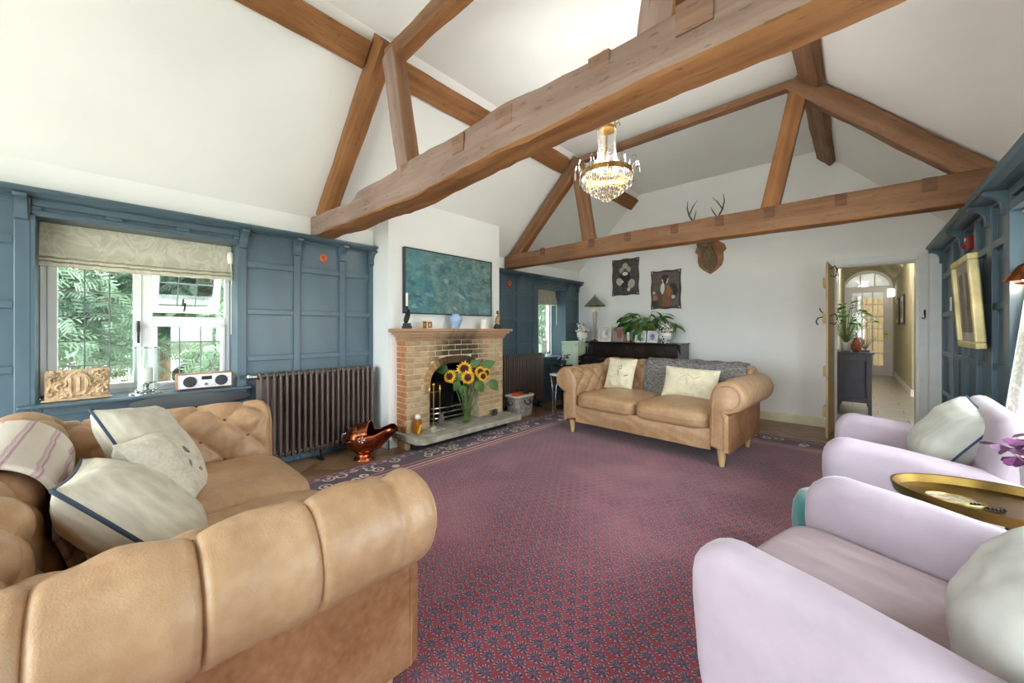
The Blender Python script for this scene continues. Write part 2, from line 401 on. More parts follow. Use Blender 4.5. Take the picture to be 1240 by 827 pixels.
# back wall with the doorway
DX0, DX1, DZ, YB = -.21, .54, 2.128, 6.53
b = B(); b.prism([(-4.3, -.05), (DX0, -.05), (DX0, 3.8), (-3.0, 3.8), (-4.3, 2.5)], YB, 6.7)
b.prism([(DX1, -.05), (1.2, -.05), (1.2, 2.4), (DX1, 2.95)], YB, 6.7)
b.prism([(DX0, DZ), (DX1, DZ), (DX1, 3.8), (DX0, 3.8)], YB, 6.7)
wall_b = struct(b.build('wall_back', M['plaster']))
struct(B().prism([(YB, 0), (YB - .018, 0), (YB - .018, .105), (YB - .006, .125), (YB, .125)], -1.95, DX0 - .085, 'x').build('baseboard_back', plain('cream_skirting', (226, 216, 186), .5, var=.03)))
tr = group_struct('trim_1')
box('casing_side', M['white'], DX1, DX1 + .08, YB - .022, YB, 0, DZ + .08, tr, .006)
box('casing_side', M['white'], DX0 - .08, DX0, YB - .022, YB, 0, DZ + .08, tr, .006)
box('casing_head', M['white'], DX0, DX1, YB - .022, YB, DZ, DZ + .08, tr, .006)
box('door_lining', M['white'], DX1 - .02, DX1, YB, 6.70, 0, DZ, tr)
box('door_lining', M['white'], DX0, DX0 + .02, YB, 6.70, 0, DZ, tr)
box('door_lining', M['white'], DX0 + .02, DX1 - .02, YB, 6.70, DZ - .02, DZ, tr)
box('corner_post', M['white'], DX1 + .085, .735, YB - .03, YB, 0, 2.2, tr, .004)
hk = B().tube([(.59, YB - .022, 1.52), (.59, YB - .03, 1.5), (.59, YB - .05, 1.44), (.575, YB - .06, 1.425), (.565, YB - .055, 1.44)], .006, 6).box(.582, .598, YB - .03, YB - .022, 1.47, 1.53)
hk.build('latch_keep', M['black'], tr)

# right wall with the window bay
RXF, RBX = .72, .76
b = B(); b.box(RBX, 1.25, 3.92, 6.7, 0, 2.6); b.box(RBX, 1.25, -1.9, .95, 0, 2.6); b.box(RBX, 1.25, .95, 3.92, 2.062, 2.6)
wall_r = struct(b.build('wall_right', M['plaster']))
# front wall behind the camera, its glazing added to let in more daylight
b = B(); b.box(-4.6, -3.8, -1.9, -1.75, 0, 2.5); b.box(.4, 1.25, -1.9, -1.75, 0, 2.6)
b.prism([(-4.3, 2.35), (.9, 2.35), (.9, 2.5), (-.3, 3.85), (-2.95, 3.85), (-4.3, 2.5)], -1.9, -1.75)
struct(b.build('wall_front', M['plaster']))
w4 = group_struct('added_window')
for i in range(7): box('mullion', M['upvc'], -3.8 + i * .7 - .03, -3.8 + i * .7 + .03, -1.84, -1.79, 0, 2.35, w4)
for z in (.03, 2.32): box('frame_rail', M['upvc'], -3.8, .4, -1.84, -1.79, z - .03, z + .03, w4)
for i in range(6): box('pane', M['glass'], -3.77 + i * .7, -3.13 + i * .7, -1.818, -1.812, .06, 2.29, w4)
w3 = group_struct('window_3')
for i in range(5): box('mullion', M['upvc'], 1.15, 1.2, .95 + i * .7425 - .03, .95 + i * .7425 + .03, .0, 2.06, w3)
for z in (.03, .5, 2.03): box('frame_rail', M['upvc'], 1.15, 1.2, .95, 3.92, z - .03, z + .03, w3)
for i in range(4):
    for z0, z1 in ((.06, .47), (.53, 2.0)): box('pane', M['glass'], 1.172, 1.178, .98 + i * .7425, 1.6625 + i * .7425, z0, z1, w3)

# ---- blue panelling
def prof_rail(par, s, xf, xb, y0, y1, z0, z1, name):
    lo, hi = sorted((xf, xb)); box(name, M['blue'], lo, hi, y0, y1, z0, z1, par, .006)
def panelling(par, s, xf, xb, cols, rows, stiles, ztop=2.2, zbot=0.0):
    for y0, y1 in stiles: prof_rail(par, s, xf, xb, y0, y1, zbot, ztop, 'stile')
    for y0, y1 in cols:
        zs = [ztop] + [z for r in rows for z in r] + [zbot]
        for k in range(0, len(zs), 2):
            if zs[k] - zs[k + 1] > .01: prof_rail(par, s, xf - s * .003, xb, y0, y1, zs[k + 1], zs[k], 'rail')
        for z1, z0 in rows:
            g = .004; lo, hi = sorted((xb + s * .008, xb - s * .004))
            o = box('panel', M['blue'], lo, hi, y0 + g, y1 - g, z0 + g, z1 - g, par)
            # thin bead frame round the panel
            t = .012; bb = B(); c = o.location
            for a0, a1, c0, c1 in ((y0, y1, z0, z0 + t), (y0, y1, z1 - t, z1), (y0, y0 + t, z0 + t, z1 - t), (y1 - t, y1, z0 + t, z1 - t)):
                bb.box(min(xb, xb + s * .014) - c.x, max(xb, xb + s * .014) - c.x, a0 - c.y, a1 - c.y, c0 - c.z, c1 - c.z)
            bb.build('bead', M['blue'], o)
def bracket_mesh(s):
    pts = [(0, 0), (.105, 0), (.105, -.02)]
    for i in range(9):
        a = PI / 2 * i / 8; pts.append((.095 - .075 * math.sin(a), -.105 + .08 * math.cos(a)))
    pts += [(.02, -.15), (0, -.16)]
    return B().prism([(s * a, z) for a, z in pts], -.028, .028).mesh('bracket', M['blue'], None)
brL, brR = bracket_mesh(1), bracket_mesh(-1)
def cornice(par, s, xf, y0, y1, z=2.238):
    p = [(-.03, 0), (.122, 0), (.122, -.014), (.105, -.03), (.09, -.032), (.06, -.045), (.03, -.05), (-.03, -.05)]
    B().prism([(xf + s * a, z + b_) for a, b_ in p], y0, y1).build('cornice', M['blue'], par)
# near stretch of the left wall
panelling(wall_l, 1, FX, BX, [(.936, 1.324), (1.386, 1.773), (1.836, 2.11)], ZR, [(.88, .936), (1.324, 1.386), (1.773, 1.836), (2.11, 2.158)])
panelling(wall_l, 1, FX, BX, [(-.76, -.362), (-1.2, -.82)], ZR, [(-.362, -.29), (-.82, -.76), (-1.75, -1.2)])
panelling(wall_l, 1, FX, BX, [(-.24, .27), (.33, .84)], [(.70, .42), (.36, .12)], [(-.29, -.24), (.27, .33), (.84, .88)], ztop=.77)
def frieze(par, s, xf, xb, y0, y1, n, z0):
    box('frieze_back', M['blue'], min(xb, xb + s * .008), max(xb, xb + s * .008), y0, y1, 2.1, 2.15, par)
    prof_rail(par, s, xf, xb, y0, y1, z0, 2.112, 'frieze_board'); prof_rail(par, s, xf, xb, y0, y1, 2.140, 2.2, 'frieze_board')
    w = (y1 - y0) / n
    for i in range(n + 1):
        a = max(y0, y0 + i * w - .045); c = min(y1, y0 + i * w + .045); prof_rail(par, s, xf, xb, a, c, 2.112, 2.140, 'frieze_block')
frieze(wall_l, 1, FX, BX, W1[0], W1[1], 3, W1[3])
cornice(wall_l, 1, FX, -1.75, 2.157)
for y in (-.33, .907, 1.355, 1.805, 2.128): place('bracket', brL, wall_l, (FX, y, 2.192))
# far stretch
panelling(wall_l, 1, FX, BX, [(3.93, 4.22), (4.285, 4.656), (4.718, 5.085)], ZR, [(3.895, 3.93), (4.22, 4.285), (4.656, 4.718), (5.085, 5.2)])
panelling(wall_l, 1, FX, BX, [(6.2, 6.47)], ZR, [(6.08, 6.2), (6.47, 6.528)])
panelling(wall_l, 1, FX, BX, [(5.25, 5.61), (5.67, 6.03)], [(.70, .42), (.36, .12)], [(5.2, 5.25), (5.61, 5.67), (6.03, 6.08)], ztop=.77)
frieze(wall_l, 1, FX, BX, W2[0], W2[1], 3, W2[3])
cornice(wall_l, 1, FX, 3.895, 6.528)
for y in (3.94, 4.687, 5.14, 6.14, 6.49): place('bracket', brL, wall_l, (FX, y, 2.192))
# right wall
panelling(wall_r, -1, RXF, RBX, [(4.043, 4.341), (4.481, 4.80), (4.90, 5.277), (5.404, 5.78), (5.946, 6.44)], ZR, [(3.92, 4.043), (4.341, 4.481), (4.80, 4.90), (5.277, 5.404), (5.78, 5.946), (6.44, 6.528)])
panelling(wall_r, -1, RXF, RBX, [(-.3, .35), (-1.2, -.4)], ZR, [(.35, .95), (-.4, -.3), (-1.75, -1.2)])
frieze(wall_r, -1, RXF, RBX, .95, 3.92, 4, 2.065)
cornice(wall_r, -1, RXF, -1.75, 6.528, 2.252)
for y in (6.47, 5.34, 4.41, 3.98, .9): place('bracket', brR, wall_r, (RXF, y, 2.206))
# blue reveals of the openings
for nm, w in (('reveal', W1), ('reveal', W2)):
    box(nm, M['blue'], -4.46, FX, w[0] - .001, w[0] + .018, w[2], w[3], wall_l)
    box(nm, M['blue'], -4.46, FX, w[1] - .018, w[1] + .001, w[2], w[3], wall_l)
    box(nm, M['blue'], -4.46, FX, w[0], w[1], w[3] - .012, w[3] + .002, wall_l)
for y0, y1 in ((.949, .965), (3.905, 3.921)): box('reveal', M['blue'], RXF, 1.15, y0, y1, 0, 2.06, wall_r)
box('reveal', M['blue'], RXF, 1.15, .95, 3.92, 2.05, 2.064, wall_r)

# ---- windows on the left
def lead(par, y0, y1, z0, z1, nys, zs, x):
    for i in range(1, nys): y = y0 + (y1 - y0) * i / nys; box('lead_bar', M['lead'], x - .006, x + .006, y - .004, y + .004, z0, z1, par)
    for z in zs: box('lead_bar', M['lead'], x - .007, x + .007, y0, y1, z - .004, z + .004, par)
XG = -4.43
w1 = group_struct('window_1')
y0, y1, z0, z1 = W1[0] + .02, W1[1] - .02, W1[2], W1[3] - .012
for a, c in ((y0, y0 + .035), (y1 - .035, y1)): box('frame_jamb', M['upvc'], XG - .03, XG + .03, a, c, z0, z1, w1, .004)
box('frame_head', M['upvc'], XG - .03, XG + .03, y0, y1, z1 - .04, z1, w1); box('frame_foot', M['upvc'], XG - .03, XG + .03, y0, y1, z0, z0 + .03, w1, .004)
box('mullion', M['upvc'], XG - .03, XG + .035, .262, .328, z0 + .03, z1 - .04, w1, .004)
box('transom', M['upvc'], XG - .03, XG + .035, .328, y1 - .035, 1.355, 1.41, w1, .004)
sa = group_struct('sash'); sa.parent = w1; del sa['kind']
def sash(par, name, a, c, d, e, t=.035, x=XG):
    b = B()
    for p in ((a, c, d, d + t), (a, c, e - t, e), (a, a + t, d + t, e - t), (c - t, c, d + t, e - t)): b.box(x - .02, x + .045, p[0], p[1], p[2], p[3])
    return b.build(name, M['upvc'], par, bevel=.006)
bpy.data.objects.remove(sa)
s1 = sash(w1, 'side_sash', y0 + .035, .262, z0 + .03, z1 - .04, .05)
box('pane', M['glass'], XG - .003, XG + .003, y0 + .085, .212, z0 + .08, z1 - .09, s1)
lead(s1, y0 + .085, .212, z0 + .08, z1 - .09, 3, [1.02, 1.21, 1.4, 1.59, 1.78], XG)
hd = B().box(XG + .045, XG + .06, .232, .25, 1.28, 1.37).tube([(XG + .062, .24, 1.36), (XG + .085, .24, 1.35), (XG + .09, .24, 1.26), (XG + .085, .24, 1.19)], .009, 6)
hd.build('handle', M['black'], s1)
s2 = sash(w1, 'lower_sash', .328, y1 - .035, z0 + .03, 1.355, .03)
box('pane', M['glass'], XG - .003, XG + .003, .358, y1 - .065, z0 + .06, 1.325, s2)
lead(s2, .358, y1 - .065, z0 + .06, 1.325, 3, [1.19], XG)
s3e = bpy.data.objects.new('top_sash', None); COL.objects.link(s3e); s3e.parent = w1; s3e.location = (XG, 0, z1 - .045); s3e.rotation_euler = (0, R(24), 0)
hh = z1 - .045 - 1.41; b = B(); a, c = .333, y1 - .04; t = .05
for p in ((a, c, -hh, -hh + t), (a, c, -t, 0), (a, a + t, -hh + t, -t), (c - t, c, -hh + t, -t)): b.box(-.025, .03, p[0], p[1], p[2], p[3])
b.build('sash_frame', M['upvc'], s3e, bevel=.006)
box('pane', pane_mat('tilted_window_glass', (235, 242, 244), .3), -.003, .003, a + t, c - t, -hh + t, -t, s3e)
lead(s3e, a + t, c - t, -hh + t, -t, 3, [-hh * .55], 0)
B().tube([(.03, .56, -hh + .02), (.06, .56, -hh + .05), (.05, .56, -hh + .11)], .008, 6).build('handle', M['black'], s3e)
b = box('sill_board', M['blue'], -4.4, -4.035, -.345, .955, .768, .792, w1, .01, 3)
# far window
w2 = group_struct('window_2'); XG2 = -4.5
y0, y1, z0, z1 = W2[0] + .02, W2[1] - .02, W2[2], W2[3] - .012
for a, c in ((y0, y0 + .06), (y0 + .40, y0 + .46), (y1 - .06, y1)): box('frame_jamb', M['upvc'], XG2 - .03, XG2 + .03, a, c, z0, z1, w2, .004)
for a, c in ((z0, z0 + .06), (z1 - .06, z1)): box('frame_rail', M['upvc'], XG2 - .03, XG2 + .03, y0, y1, a, c, w2, .004)
box('transom', M['upvc'], XG2 - .03, XG2 + .03, y0 + .06, y0 + .4, 1.4, 1.46, w2, .004)
for a, c in ((y0 + .06, y0 + .40), (y0 + .46, y1 - .06)):
    p = box('pane', M['glass'], XG2 - .003, XG2 + .003, a, c, z0 + .06, z1 - .06, w2)
    lead(w2, a, c, z0 + .06, z1 - .06, 3, [1.05, 1.24, 1.62, 1.8], XG2 + .012)
box('sill_board', M['blue'], -4.46, -4.0, W2[0] - .04, W2[1] + .04, .785, .81, w2, .008)

# ---- roman blinds
def blind(loc_y0, loc_y1, x, ztop, zbot, label):
    t = thing('roman_blind', label, 'blind', (x, (loc_y0 + loc_y1) / 2, zbot))
    hw = (loc_y1 - loc_y0) / 2; H = ztop - zbot
    prof = [(.0, H), (.012, H * .8), (.018, H * .45), (.03, H * .32), (.05, H * .26), (.055, H * .22), (.03, H * .20), (.055, H * .17), (.06, H * .12), (.035, H * .105), (.058, H * .08), (.06, H * .02), (.045, 0), (.02, .0), (.01, H * .1), (-.01, H * .5), (-.012, H)]
    rows = []
    for i in range(25):
        y = -hw + 2 * hw * i / 24; w = .004 * math.sin(i * 1.7) + .003 * math.sin(i * .9 + 1)
        sag = .006 * math.sin(PI * i / 24)
        rows.append([(px_ + w * (1 - z_ / H), y, z_ - sag * (1 - z_ / H) + .003 * math.sin(i * 2.3) * (1 - z_ / H)) for px_, z_ in prof])
    B().grid(rows, closed_v=True, cap0=True, cap1=True).build('blind_cloth', M['blind'], t, smooth=50)
    return t
bl = blind(-.265, .855, -4.31, 2.07, 1.755, 'cream damask roman blind raised over the wide leaded window')
B().tube([(.045, .545, .2), (.04, .55, .12), (.045, .555, .02), (.05, .548, -.1), (.045, .55, -.5)], .005, 5).lathe([(.001, -.055), (.022, -.05), (.03, 0), (.022, .05), (.001, .055)], (.05, .545, .2), 10).build('pull_cord', M['cream'], bl, smooth=50)
bl = blind(5.23, 6.05, -4.36, 2.045, 1.765, 'cream roman blind over the narrow window beside the piano')
B().tube([(.06, .37, .15), (.06, .37, -.1), (.062, .372, -.38)], .004, 5).build('pull_cord', M['cream'], bl)

# ================================================================== ROOF TIMBERS
def beam_mesh(L, w, h, seed, mats, jit=.012, n=None, side_fn=None, taper=1.0):
    """timber along local x from 0 to L; mats [front/side, underside]; y = depth w, z = height h"""
    n = n or max(8, int(L / .07)); rows = []; b = B()
    sec = [(-.5, -.44), (-.5, .44), (-.44, .5), (.44, .5), (.5, .44), (.5, -.44), (.44, -.5), (-.44, -.5)]
    sec2 = []
    for k in range(len(sec)):
        a, c = sec[k], sec[(k + 1) % len(sec)]; sec2.append(a)
        if k % 2 == 0:
            for q in (.33, .66): sec2.append((a[0] + (c[0] - a[0]) * q, a[1] + (c[1] - a[1]) * q))
    for i in range(n + 1):
        x = L * i / n; k = 1 + (taper - 1) * i / n; row = []
        dz, dh = side_fn(x) if side_fn else (0, h)
        for (a, c) in sec2:
            p = Vector((x * 2.2 + seed, a * 3 + seed * .3, c * 3))
            nv = noise.noise_vector(p) * jit + noise.noise_vector(p * 4) * jit * .35
            edge = 1 - .02 * (abs(a) > .42 and abs(c) > .42)
            row.append((x, a * w * k * edge + nv.y, dz + c * dh * k * edge + nv.z))
        rows.append(row)
    K = len(sec2)
    b.grid(rows, closed_v=True, cap0=True, cap1=True)
    # underside faces get the second material
    for fi, f in enumerate(b.f):
        if len(f) == 4:
            zs = [b.v[i] for i in f]; j = fi % K
            mid = [(sec2[i % K][1]) for i in f]
            if len(mats) > 1 and max(mid) < -.43: b.mi[fi] = 1
    return b.mesh('timber', mats, 40)
def beam(name, parent, p0, p1, w, h, seed, mats=None, jit=.012, roll=0, **k):
    p0, p1 = Vector(p0), Vector(p1); d = p1 - p0
    me = beam_mesh(d.length, w, h, seed, mats or [M['oak_mid'], M['oak_warm']], jit, **k)
    o = bpy.data.objects.new(name, me); COL.objects.link(o); o.parent = parent
    ux = d.normalized(); uy = Vector((0, 1, 0)) if abs(ux.y) < .9 else Vector((1, 0, 0)); uz = ux.cross(uy).normalized(); uy = uz.cross(ux)
    mt = Matrix((ux, uy, uz)).transposed().to_4x4(); mt.translation = p0 - (parent.location if parent else Vector())
    o.matrix_local = mt @ Matrix.Rotation(roll, 4, 'X'); return o
def interp(pts, x):
    for (a, b_), (c, d) in zip(pts, pts[1:]):
        if x <= c: return b_ + (d - b_) * max(0, (x - a)) / (c - a)
    return pts[-1][1]
# near truss
t1 = thing('roof_truss', 'massive weathered oak truss with a rough hewn tie beam nearest the wide window', 'roof truss', (-1.7, 1.57, 2.21))
top = [(-4.2, 2.437), (-4.05, 2.437), (-3.3, 2.40), (-3.185, 2.40), (-3.088, 2.455), (-2.544, 2.467), (-1.6, 2.503), (-1.14, 2.504), (-.5, 2.519), (.9, 2.53)]
bot = [(-4.2, 2.24), (-4.1, 2.24), (-3.29, 2.215), (-2.757, 2.218), (-2.218, 2.21), (-1.67, 2.245), (-1.33, 2.265), (-.74, 2.285), (0, 2.29), (.9, 2.295)]
def tie1(x): a, c = interp(bot, x - 4.13), interp(top, x - 4.13); return ((a + c) / 2 - 2.36, c - a)
beam('tie_beam', t1, (-4.13, 1.57, 2.36), (.80, 1.57, 2.36), .19, .24, 3.1, [M['oak_front'], M['oak_warm']], .022, side_fn=tie1)
beam('rafter', t1, (-4.0, 1.57, 2.42), (-2.80, 1.57, 3.62), .13, .19, 5.0, [M['oak_warm'], M['oak_warm']], .012)
beam('rafter', t1, (.74, 1.57, 2.46), (-.42, 1.57, 3.62), .13, .19, 6.0, [M['oak_warm'], M['oak_warm']], .012)
beam('strut', t1, (-2.44, 1.56, 2.44), (-2.66, 1.56, 3.42), .11, .17, 7.0, [M['oak_front'], M['oak_mid']], .01)
beam('strut', t1, (-.60, 1.56, 2.48), (-.47, 1.56, 3.52), .12, .15, 8.0, [M['oak_front'], M['oak_warm']], .01)
beam('collar', t1, (-2.72, 1.57, 3.43), (-.5, 1.57, 3.50), .11, .13, 9.0, [M['oak_mid'], M['oak_warm']], .008)
pm = B().box(-.05, .05, -.006, .006, -.06, .06).mesh('mortise_patch', M['oak_patch'])
for x, z, sx, sz in ((-3.08, 2.40, .05, .1), (-2.36, 2.43, 1.0, .75), (-1.78, 2.42, 1.1, .9), (-1.4, 2.44, 1.2, .8), (-.83, 2.45, 1.0, .8), (-.44, 2.46, 1.3, .95)):
    o = place('mortise_patch', pm, t1, (x + 1.7, 1.4765 - 1.57, z - 2.21)); o.scale = (sx, 1, sz)
# far truss
t2 = thing('roof_truss', 'smoother brown oak truss spanning in front of the deer head', 'roof truss', (-1.7, 4.43, 2.23))
def tie2(x):
    X = x - 4.1; a = interp([(-4.2, 2.26), (-2, 2.262), (.9, 2.232)], X); c = interp([(-4.2, 2.44), (-3.9, 2.46), (-2, 2.485), (.9, 2.478)], X); return ((a + c) / 2 - 2.36, c - a)
beam('tie_beam', t2, (-4.1, 4.43, 2.36), (.78, 4.43, 2.36), .18, .22, 13.1, [M['oak_mid'], M['oak_warm']], .007, side_fn=tie2)
beam('rafter', t2, (-3.96, 4.43, 2.42), (-2.78, 4.43, 3.60), .13, .17, 15.0, [M['oak_mid'], M['oak_warm']], .008)
beam('rafter', t2, (.70, 4.43, 2.44), (-.44, 4.43, 3.62), .13, .15, 16.0, [M['oak_mid'], M['oak_warm']], .012)
beam('strut', t2, (-2.62, 4.42, 2.46), (-2.80, 4.42, 3.52), .09, .18, 17.0, [M['oak_mid'], M['oak_mid']], .006)
beam('strut', t2, (-.625, 4.42, 2.46), (-.39, 4.42, 3.56), .09, .15, 18.0, [M['oak_warm'], M['oak_mid']], .006)
beam('collar', t2, (-2.78, 4.43, 3.585), (-.44, 4.43, 3.605), .10, .075, 19.0, [M['oak_mid'], M['oak_mid']], .005)
pd = B().box(-.05, .05, -.006, .006, -.06, .06).mesh('mortise_patch', oak('dark_oak_patch', (84, 56, 42), (104, 72, 54), (122, 88, 68)))
for x in (-3.35, -2.55, -2.05, -1.5, -1.05, -.62, -.1, .42):
    o = place('mortise_patch', pd, t2, (x + 1.7, 4.336 - 4.43, 2.418 - 2.23 + .005)); o.scale = (.8, 1, .85)
# purlins
pl = thing('purlin', 'long orange oak purlin under the slope above the chimney breast', 'purlin', (-2.98, 2.4, 3.57))
for y0, y1 in ((-1.7, 1.49), (1.66, 4.35), (4.50, 6.53)):
    beam('purlin_length', pl, (-2.985, y0, 3.565), (-2.985, y1, 3.565), .10, .21, y0 + 30, [M['oak_warm'], M['oak_warm']], .01, roll=R(45))
pr = thing('purlin', 'grey brown oak purlin under the slope on the doorway side', 'purlin', (-.29, 2.4, 3.57))
for y0, y1 in ((-1.7, 1.49), (1.66, 4.35), (4.50, 6.53)):
    beam('purlin_length', pr, (-.295, y0, 3.565), (-.295, y1, 3.565), .10, .21, y0 + 60, [M['oak_mid'], M['oak_mid']], .008, roll=R(-45))

# ================================================================== THE HALL BEYOND THE DOOR
hf = plain('hall_limestone_plank', (150, 144, 136), .35, var=.12, scale=2.5, stretch=(.5, 3, 1))
hfloor = struct(box('floor_hall', plain('hall_grout', (120, 114, 104), .7), -1.2, 2.0, 6.62, 15.4, -.12, -.008))
pk = B().box(-.445, .445, -.145, .145, -.02, 0).mesh('plank', hf)
for r in range(29):
    for c in range(3):
        x = -.8 + c * .9 + (r % 3) * .3; 
        if x > 1.55: continue
        place('plank', pk, hfloor, (x - hfloor.location.x, 6.78 + r * .295 - hfloor.location.y, .0 - hfloor.location.z))
b = B(); b.box(.79, 1.0, 10.6, 15.2, 0, 3.3); b.box(1.0, 1.9, 10.6, 10.8, 0, 3.3); b.box(1.9, 2.0, 6.7, 10.8, 0, 3.3)
struct(b.build('wall_hall_right', M['olive']))
b = B(); b.box(-.36, -.26, 9.4, 15.2, 0, 3.3); b.box(-.36, -.26, 7.0, 9.4, 2.35, 3.3); b.box(-1.2, -1.1, 6.7, 15.2, 0, 3.3); b.box(-1.1, -.26, 9.4, 9.5, 0, 3.3)
struct(b.build('wall_hall_left', M['olive']))
b = B().box(-1.2, 2.0, 6.7, 15.2, 3.15, 3.3).prism([(.46, 3.16), (.79, 2.72), (.80, 3.16)], 12.4, 15.2)
b.box(-1.2, 2.0, 6.7, 8.2, 2.75, 3.16)
struct(b.build('ceiling_hall', M['hallceil']))
sk = B().box(.775, .79, 10.6, 15.2, 0, .14).box(.775, 1.9, 10.585, 10.6, 0, .14).box(-.26, -.245, 9.5, 15.2, 0, .14)
struct(sk.build('baseboard_hall', M['white'], bevel=.005))
tr2 = group_struct('trim_2')
box('shelf_board', M['white'], -.4, -.235, 7.6, 9.4, 2.30, 2.35, tr2); box('casing_side', M['white'], -.265, -.24, 9.3, 9.42, 0, 2.3, tr2)
# far glazed door with arched fanlight
d2 = group_struct('door_2'); Y = 15.0; cx = .235; hw = .4
b = B(); arc = [(cx + .52 * math.cos(PI * i / 24), 2.50 + .50 * math.sin(PI * i / 24)) for i in range(25)]
arc_in = [(cx + .45 * math.cos(PI * i / 24), 2.53 + .38 * math.sin(PI * i / 24)) for i in range(25)]
for i in range(24):
    a, c, d, e = arc[i], arc[i + 1], arc_in[i + 1], arc_in[i]; b.prism([a, c, d, e], Y - .05, Y + .05)
for x0, x1 in ((cx - .52, cx - .44), (cx + .44, cx + .52)): b.box(x0, x1, Y - .05, Y + .05, 0, 2.53)
b.box(cx - .45, cx + .45, Y - .05, Y + .05, 2.46, 2.54)
b.build('frame', M['white'], d2)
b = B()
for x in (cx - .15, cx + .15): b.box(x - .015, x + .015, Y - .02, Y + .02, 2.54, 2.9)
b.build('fanlight_bar', M['white'], d2)
b = B(); b.box(cx - .44, cx - .33, Y - .025, Y + .025, 0, 2.46); b.box(cx + .33, cx + .44, Y - .025, Y + .025, 0, 2.46); b.box(cx - .33, cx + .33, Y - .025, Y + .025, 0, .28); b.box(cx - .33, cx + .33, Y - .025, Y + .025, 2.36, 2.46)
leaf = b.build('door_leaf', M['white'], d2)
for i in (1, 2): box('glazing_bar', M['white'], cx - .33 + i * .22 - .012, cx - .33 + i * .22 + .012, Y - .02, Y + .02, .28, 2.36, leaf)
for i in range(1, 6): box('glazing_bar', M['white'], cx - .33, cx + .33, Y - .018, Y + .018, .28 + i * .347 - .012, .28 + i * .347 + .012, leaf)
for i in range(3):
    for j in range(6): box('pane', M['clear'], cx - .33 + i * .22 + .012, cx - .33 + (i + 1) * .22 - .012, Y - .003, Y + .003, .28 + j * .347 + .012, .28 + (j + 1) * .347 - .012, leaf)
B().prism(arc_in, Y - .003, Y + .003).build('fanlight_pane', M['clear'], d2)
box('handle_plate', M['brass'], cx + .36, cx + .41, Y - .04, Y - .025, 1.05, 1.25, leaf); B().ball((cx + .385, Y - .07, 1.17), .028).build('knob', M['brass'], leaf, smooth=60)
b = B().box(-1.2, cx - .52, 14.97, 15.2, 0, 3.3).box(cx + .52, 1.0, 14.97, 15.2, 0, 3.3)
for i in range(24):
    a, c = arc[i], arc[i + 1]; b.prism([(a[0], a[1]), (a[0], 3.3), (c[0], 3.3), (c[0], c[1])], 14.97, 15.2)
struct(b.build('wall_hall_end', M['olive']))
# vestibule behind the glass
grey = plain('vestibule_grey', (170, 168, 164), .8, var=.02)
b = B(); b.box(-.9, 1.6, 17.0, 17.1, 0, 3.3).box(-1.0, -.9, 15.2, 17.1, 0, 3.3).box(1.6, 1.7, 15.2, 17.1, 0, 3.3).box(-1, 1.7, 15.2, 17.1, 3.2, 3.3).box(-1, 1.7, 15.4, 17.1, -.1, 0)
struct(b.build('wall_vestibule', grey))
d3 = group_struct('door_3')
for i in range(6): box('plank', M['oakdoor'], .12 + i * .13, .245 + i * .13, 16.94, 16.99, .02, 2.3, d3, .008)
box('casing_side', M['white'], .03, .11, 16.93, 17.0, 0, 2.4, d3); box('casing_side', M['white'], .92, 1.0, 16.93, 17.0, 0, 2.4, d3)

# open plank door standing into the room
d1 = group_struct('door_1', (-.222, 6.50, 0)); d1.rotation_euler = (0, 0, R(-3))
for i in range(5): box('plank', M['oakdoor'], -.012, .012, -.68 + i * .132, -.55 + i * .132, .01, 2.10, d1, .004)
for z in (.32, .80, 1.43, 1.86): box('ledge', M['oakdoor'], -.042, -.012, -.66, -.06, z - .06, z + .06, d1, .006)
b = B().tube([(-.045, -.6, 1.45), (-.09, -.6, 1.44), (-.11, -.6, 1.40), (-.10, -.6, 1.36), (-.085, -.6, 1.37)], .007, 6).tube([(-.045, -.6, 1.5), (-.07, -.6, 1.53), (-.075, -.6, 1.56)], .006, 6)
b.build('coat_hook', M['black'], d1)
b = B()
for z in (1.46, 2.03):
    b.tube([(.012, -.55, z), (.06, -.55, z + .03), (.085, -.55, z - .02), (.075, -.55, z - .05)], .007, 6); b.tube([(.012, -.55, z - .08), (.06, -.55, z - .1), (.075, -.55, z - .07)], .006, 6)
b.build('thumb_latch', M['black'], d1)

# hall furniture
cb_ = thing('hall_cabinet', 'charcoal painted panelled cabinet standing in the hall beyond the door', 'cabinet', (-.02, 8.2, 0))
box('body', M['charcoal'], -.21, .19, -.48, .6, .2, .93, cb_, .006); box('top', M['charcoal'], -.23, .215, -.51, .63, .93, .955, cb_, .006)
for x0, x1 in ((-.21, -.15), (.13, .19)): box('stile', M['charcoal'], x0, x1, -.5, -.48, .2, .93, cb_, .003)
for z0, z1 in ((.2, .27), (.83, .93)): box('rail', M['charcoal'], -.15, .13, -.5, -.48, z0, z1, cb_, .003)
for x in (-.19, .17):
    for y in (-.46, .58): box('leg', M['charcoal'], x - .02, x + .02, y - .02, y + .02, 0, .2, cb_)
def leaf_mesh(L, w, bend, mat, name='leaf', n=7, fold=.15):
    rows = []
    for i in range(n + 1):
        t = i / n; ww = w * (math.sin(PI * min(1, t ** .8 * .97 + .03)) ** .8) + .001; a = bend * t
        x = L * (math.sin(a) / bend if abs(bend) > 1e-3 else t); z = L * ((1 - math.cos(a)) / bend if abs(bend) > 1e-3 else 0)
        rows.append([(x, -ww, -z + fold * ww), (x, 0, -z), (x, ww, -z + fold * ww)])
    return B().grid(rows).mesh(name, mat, 60)
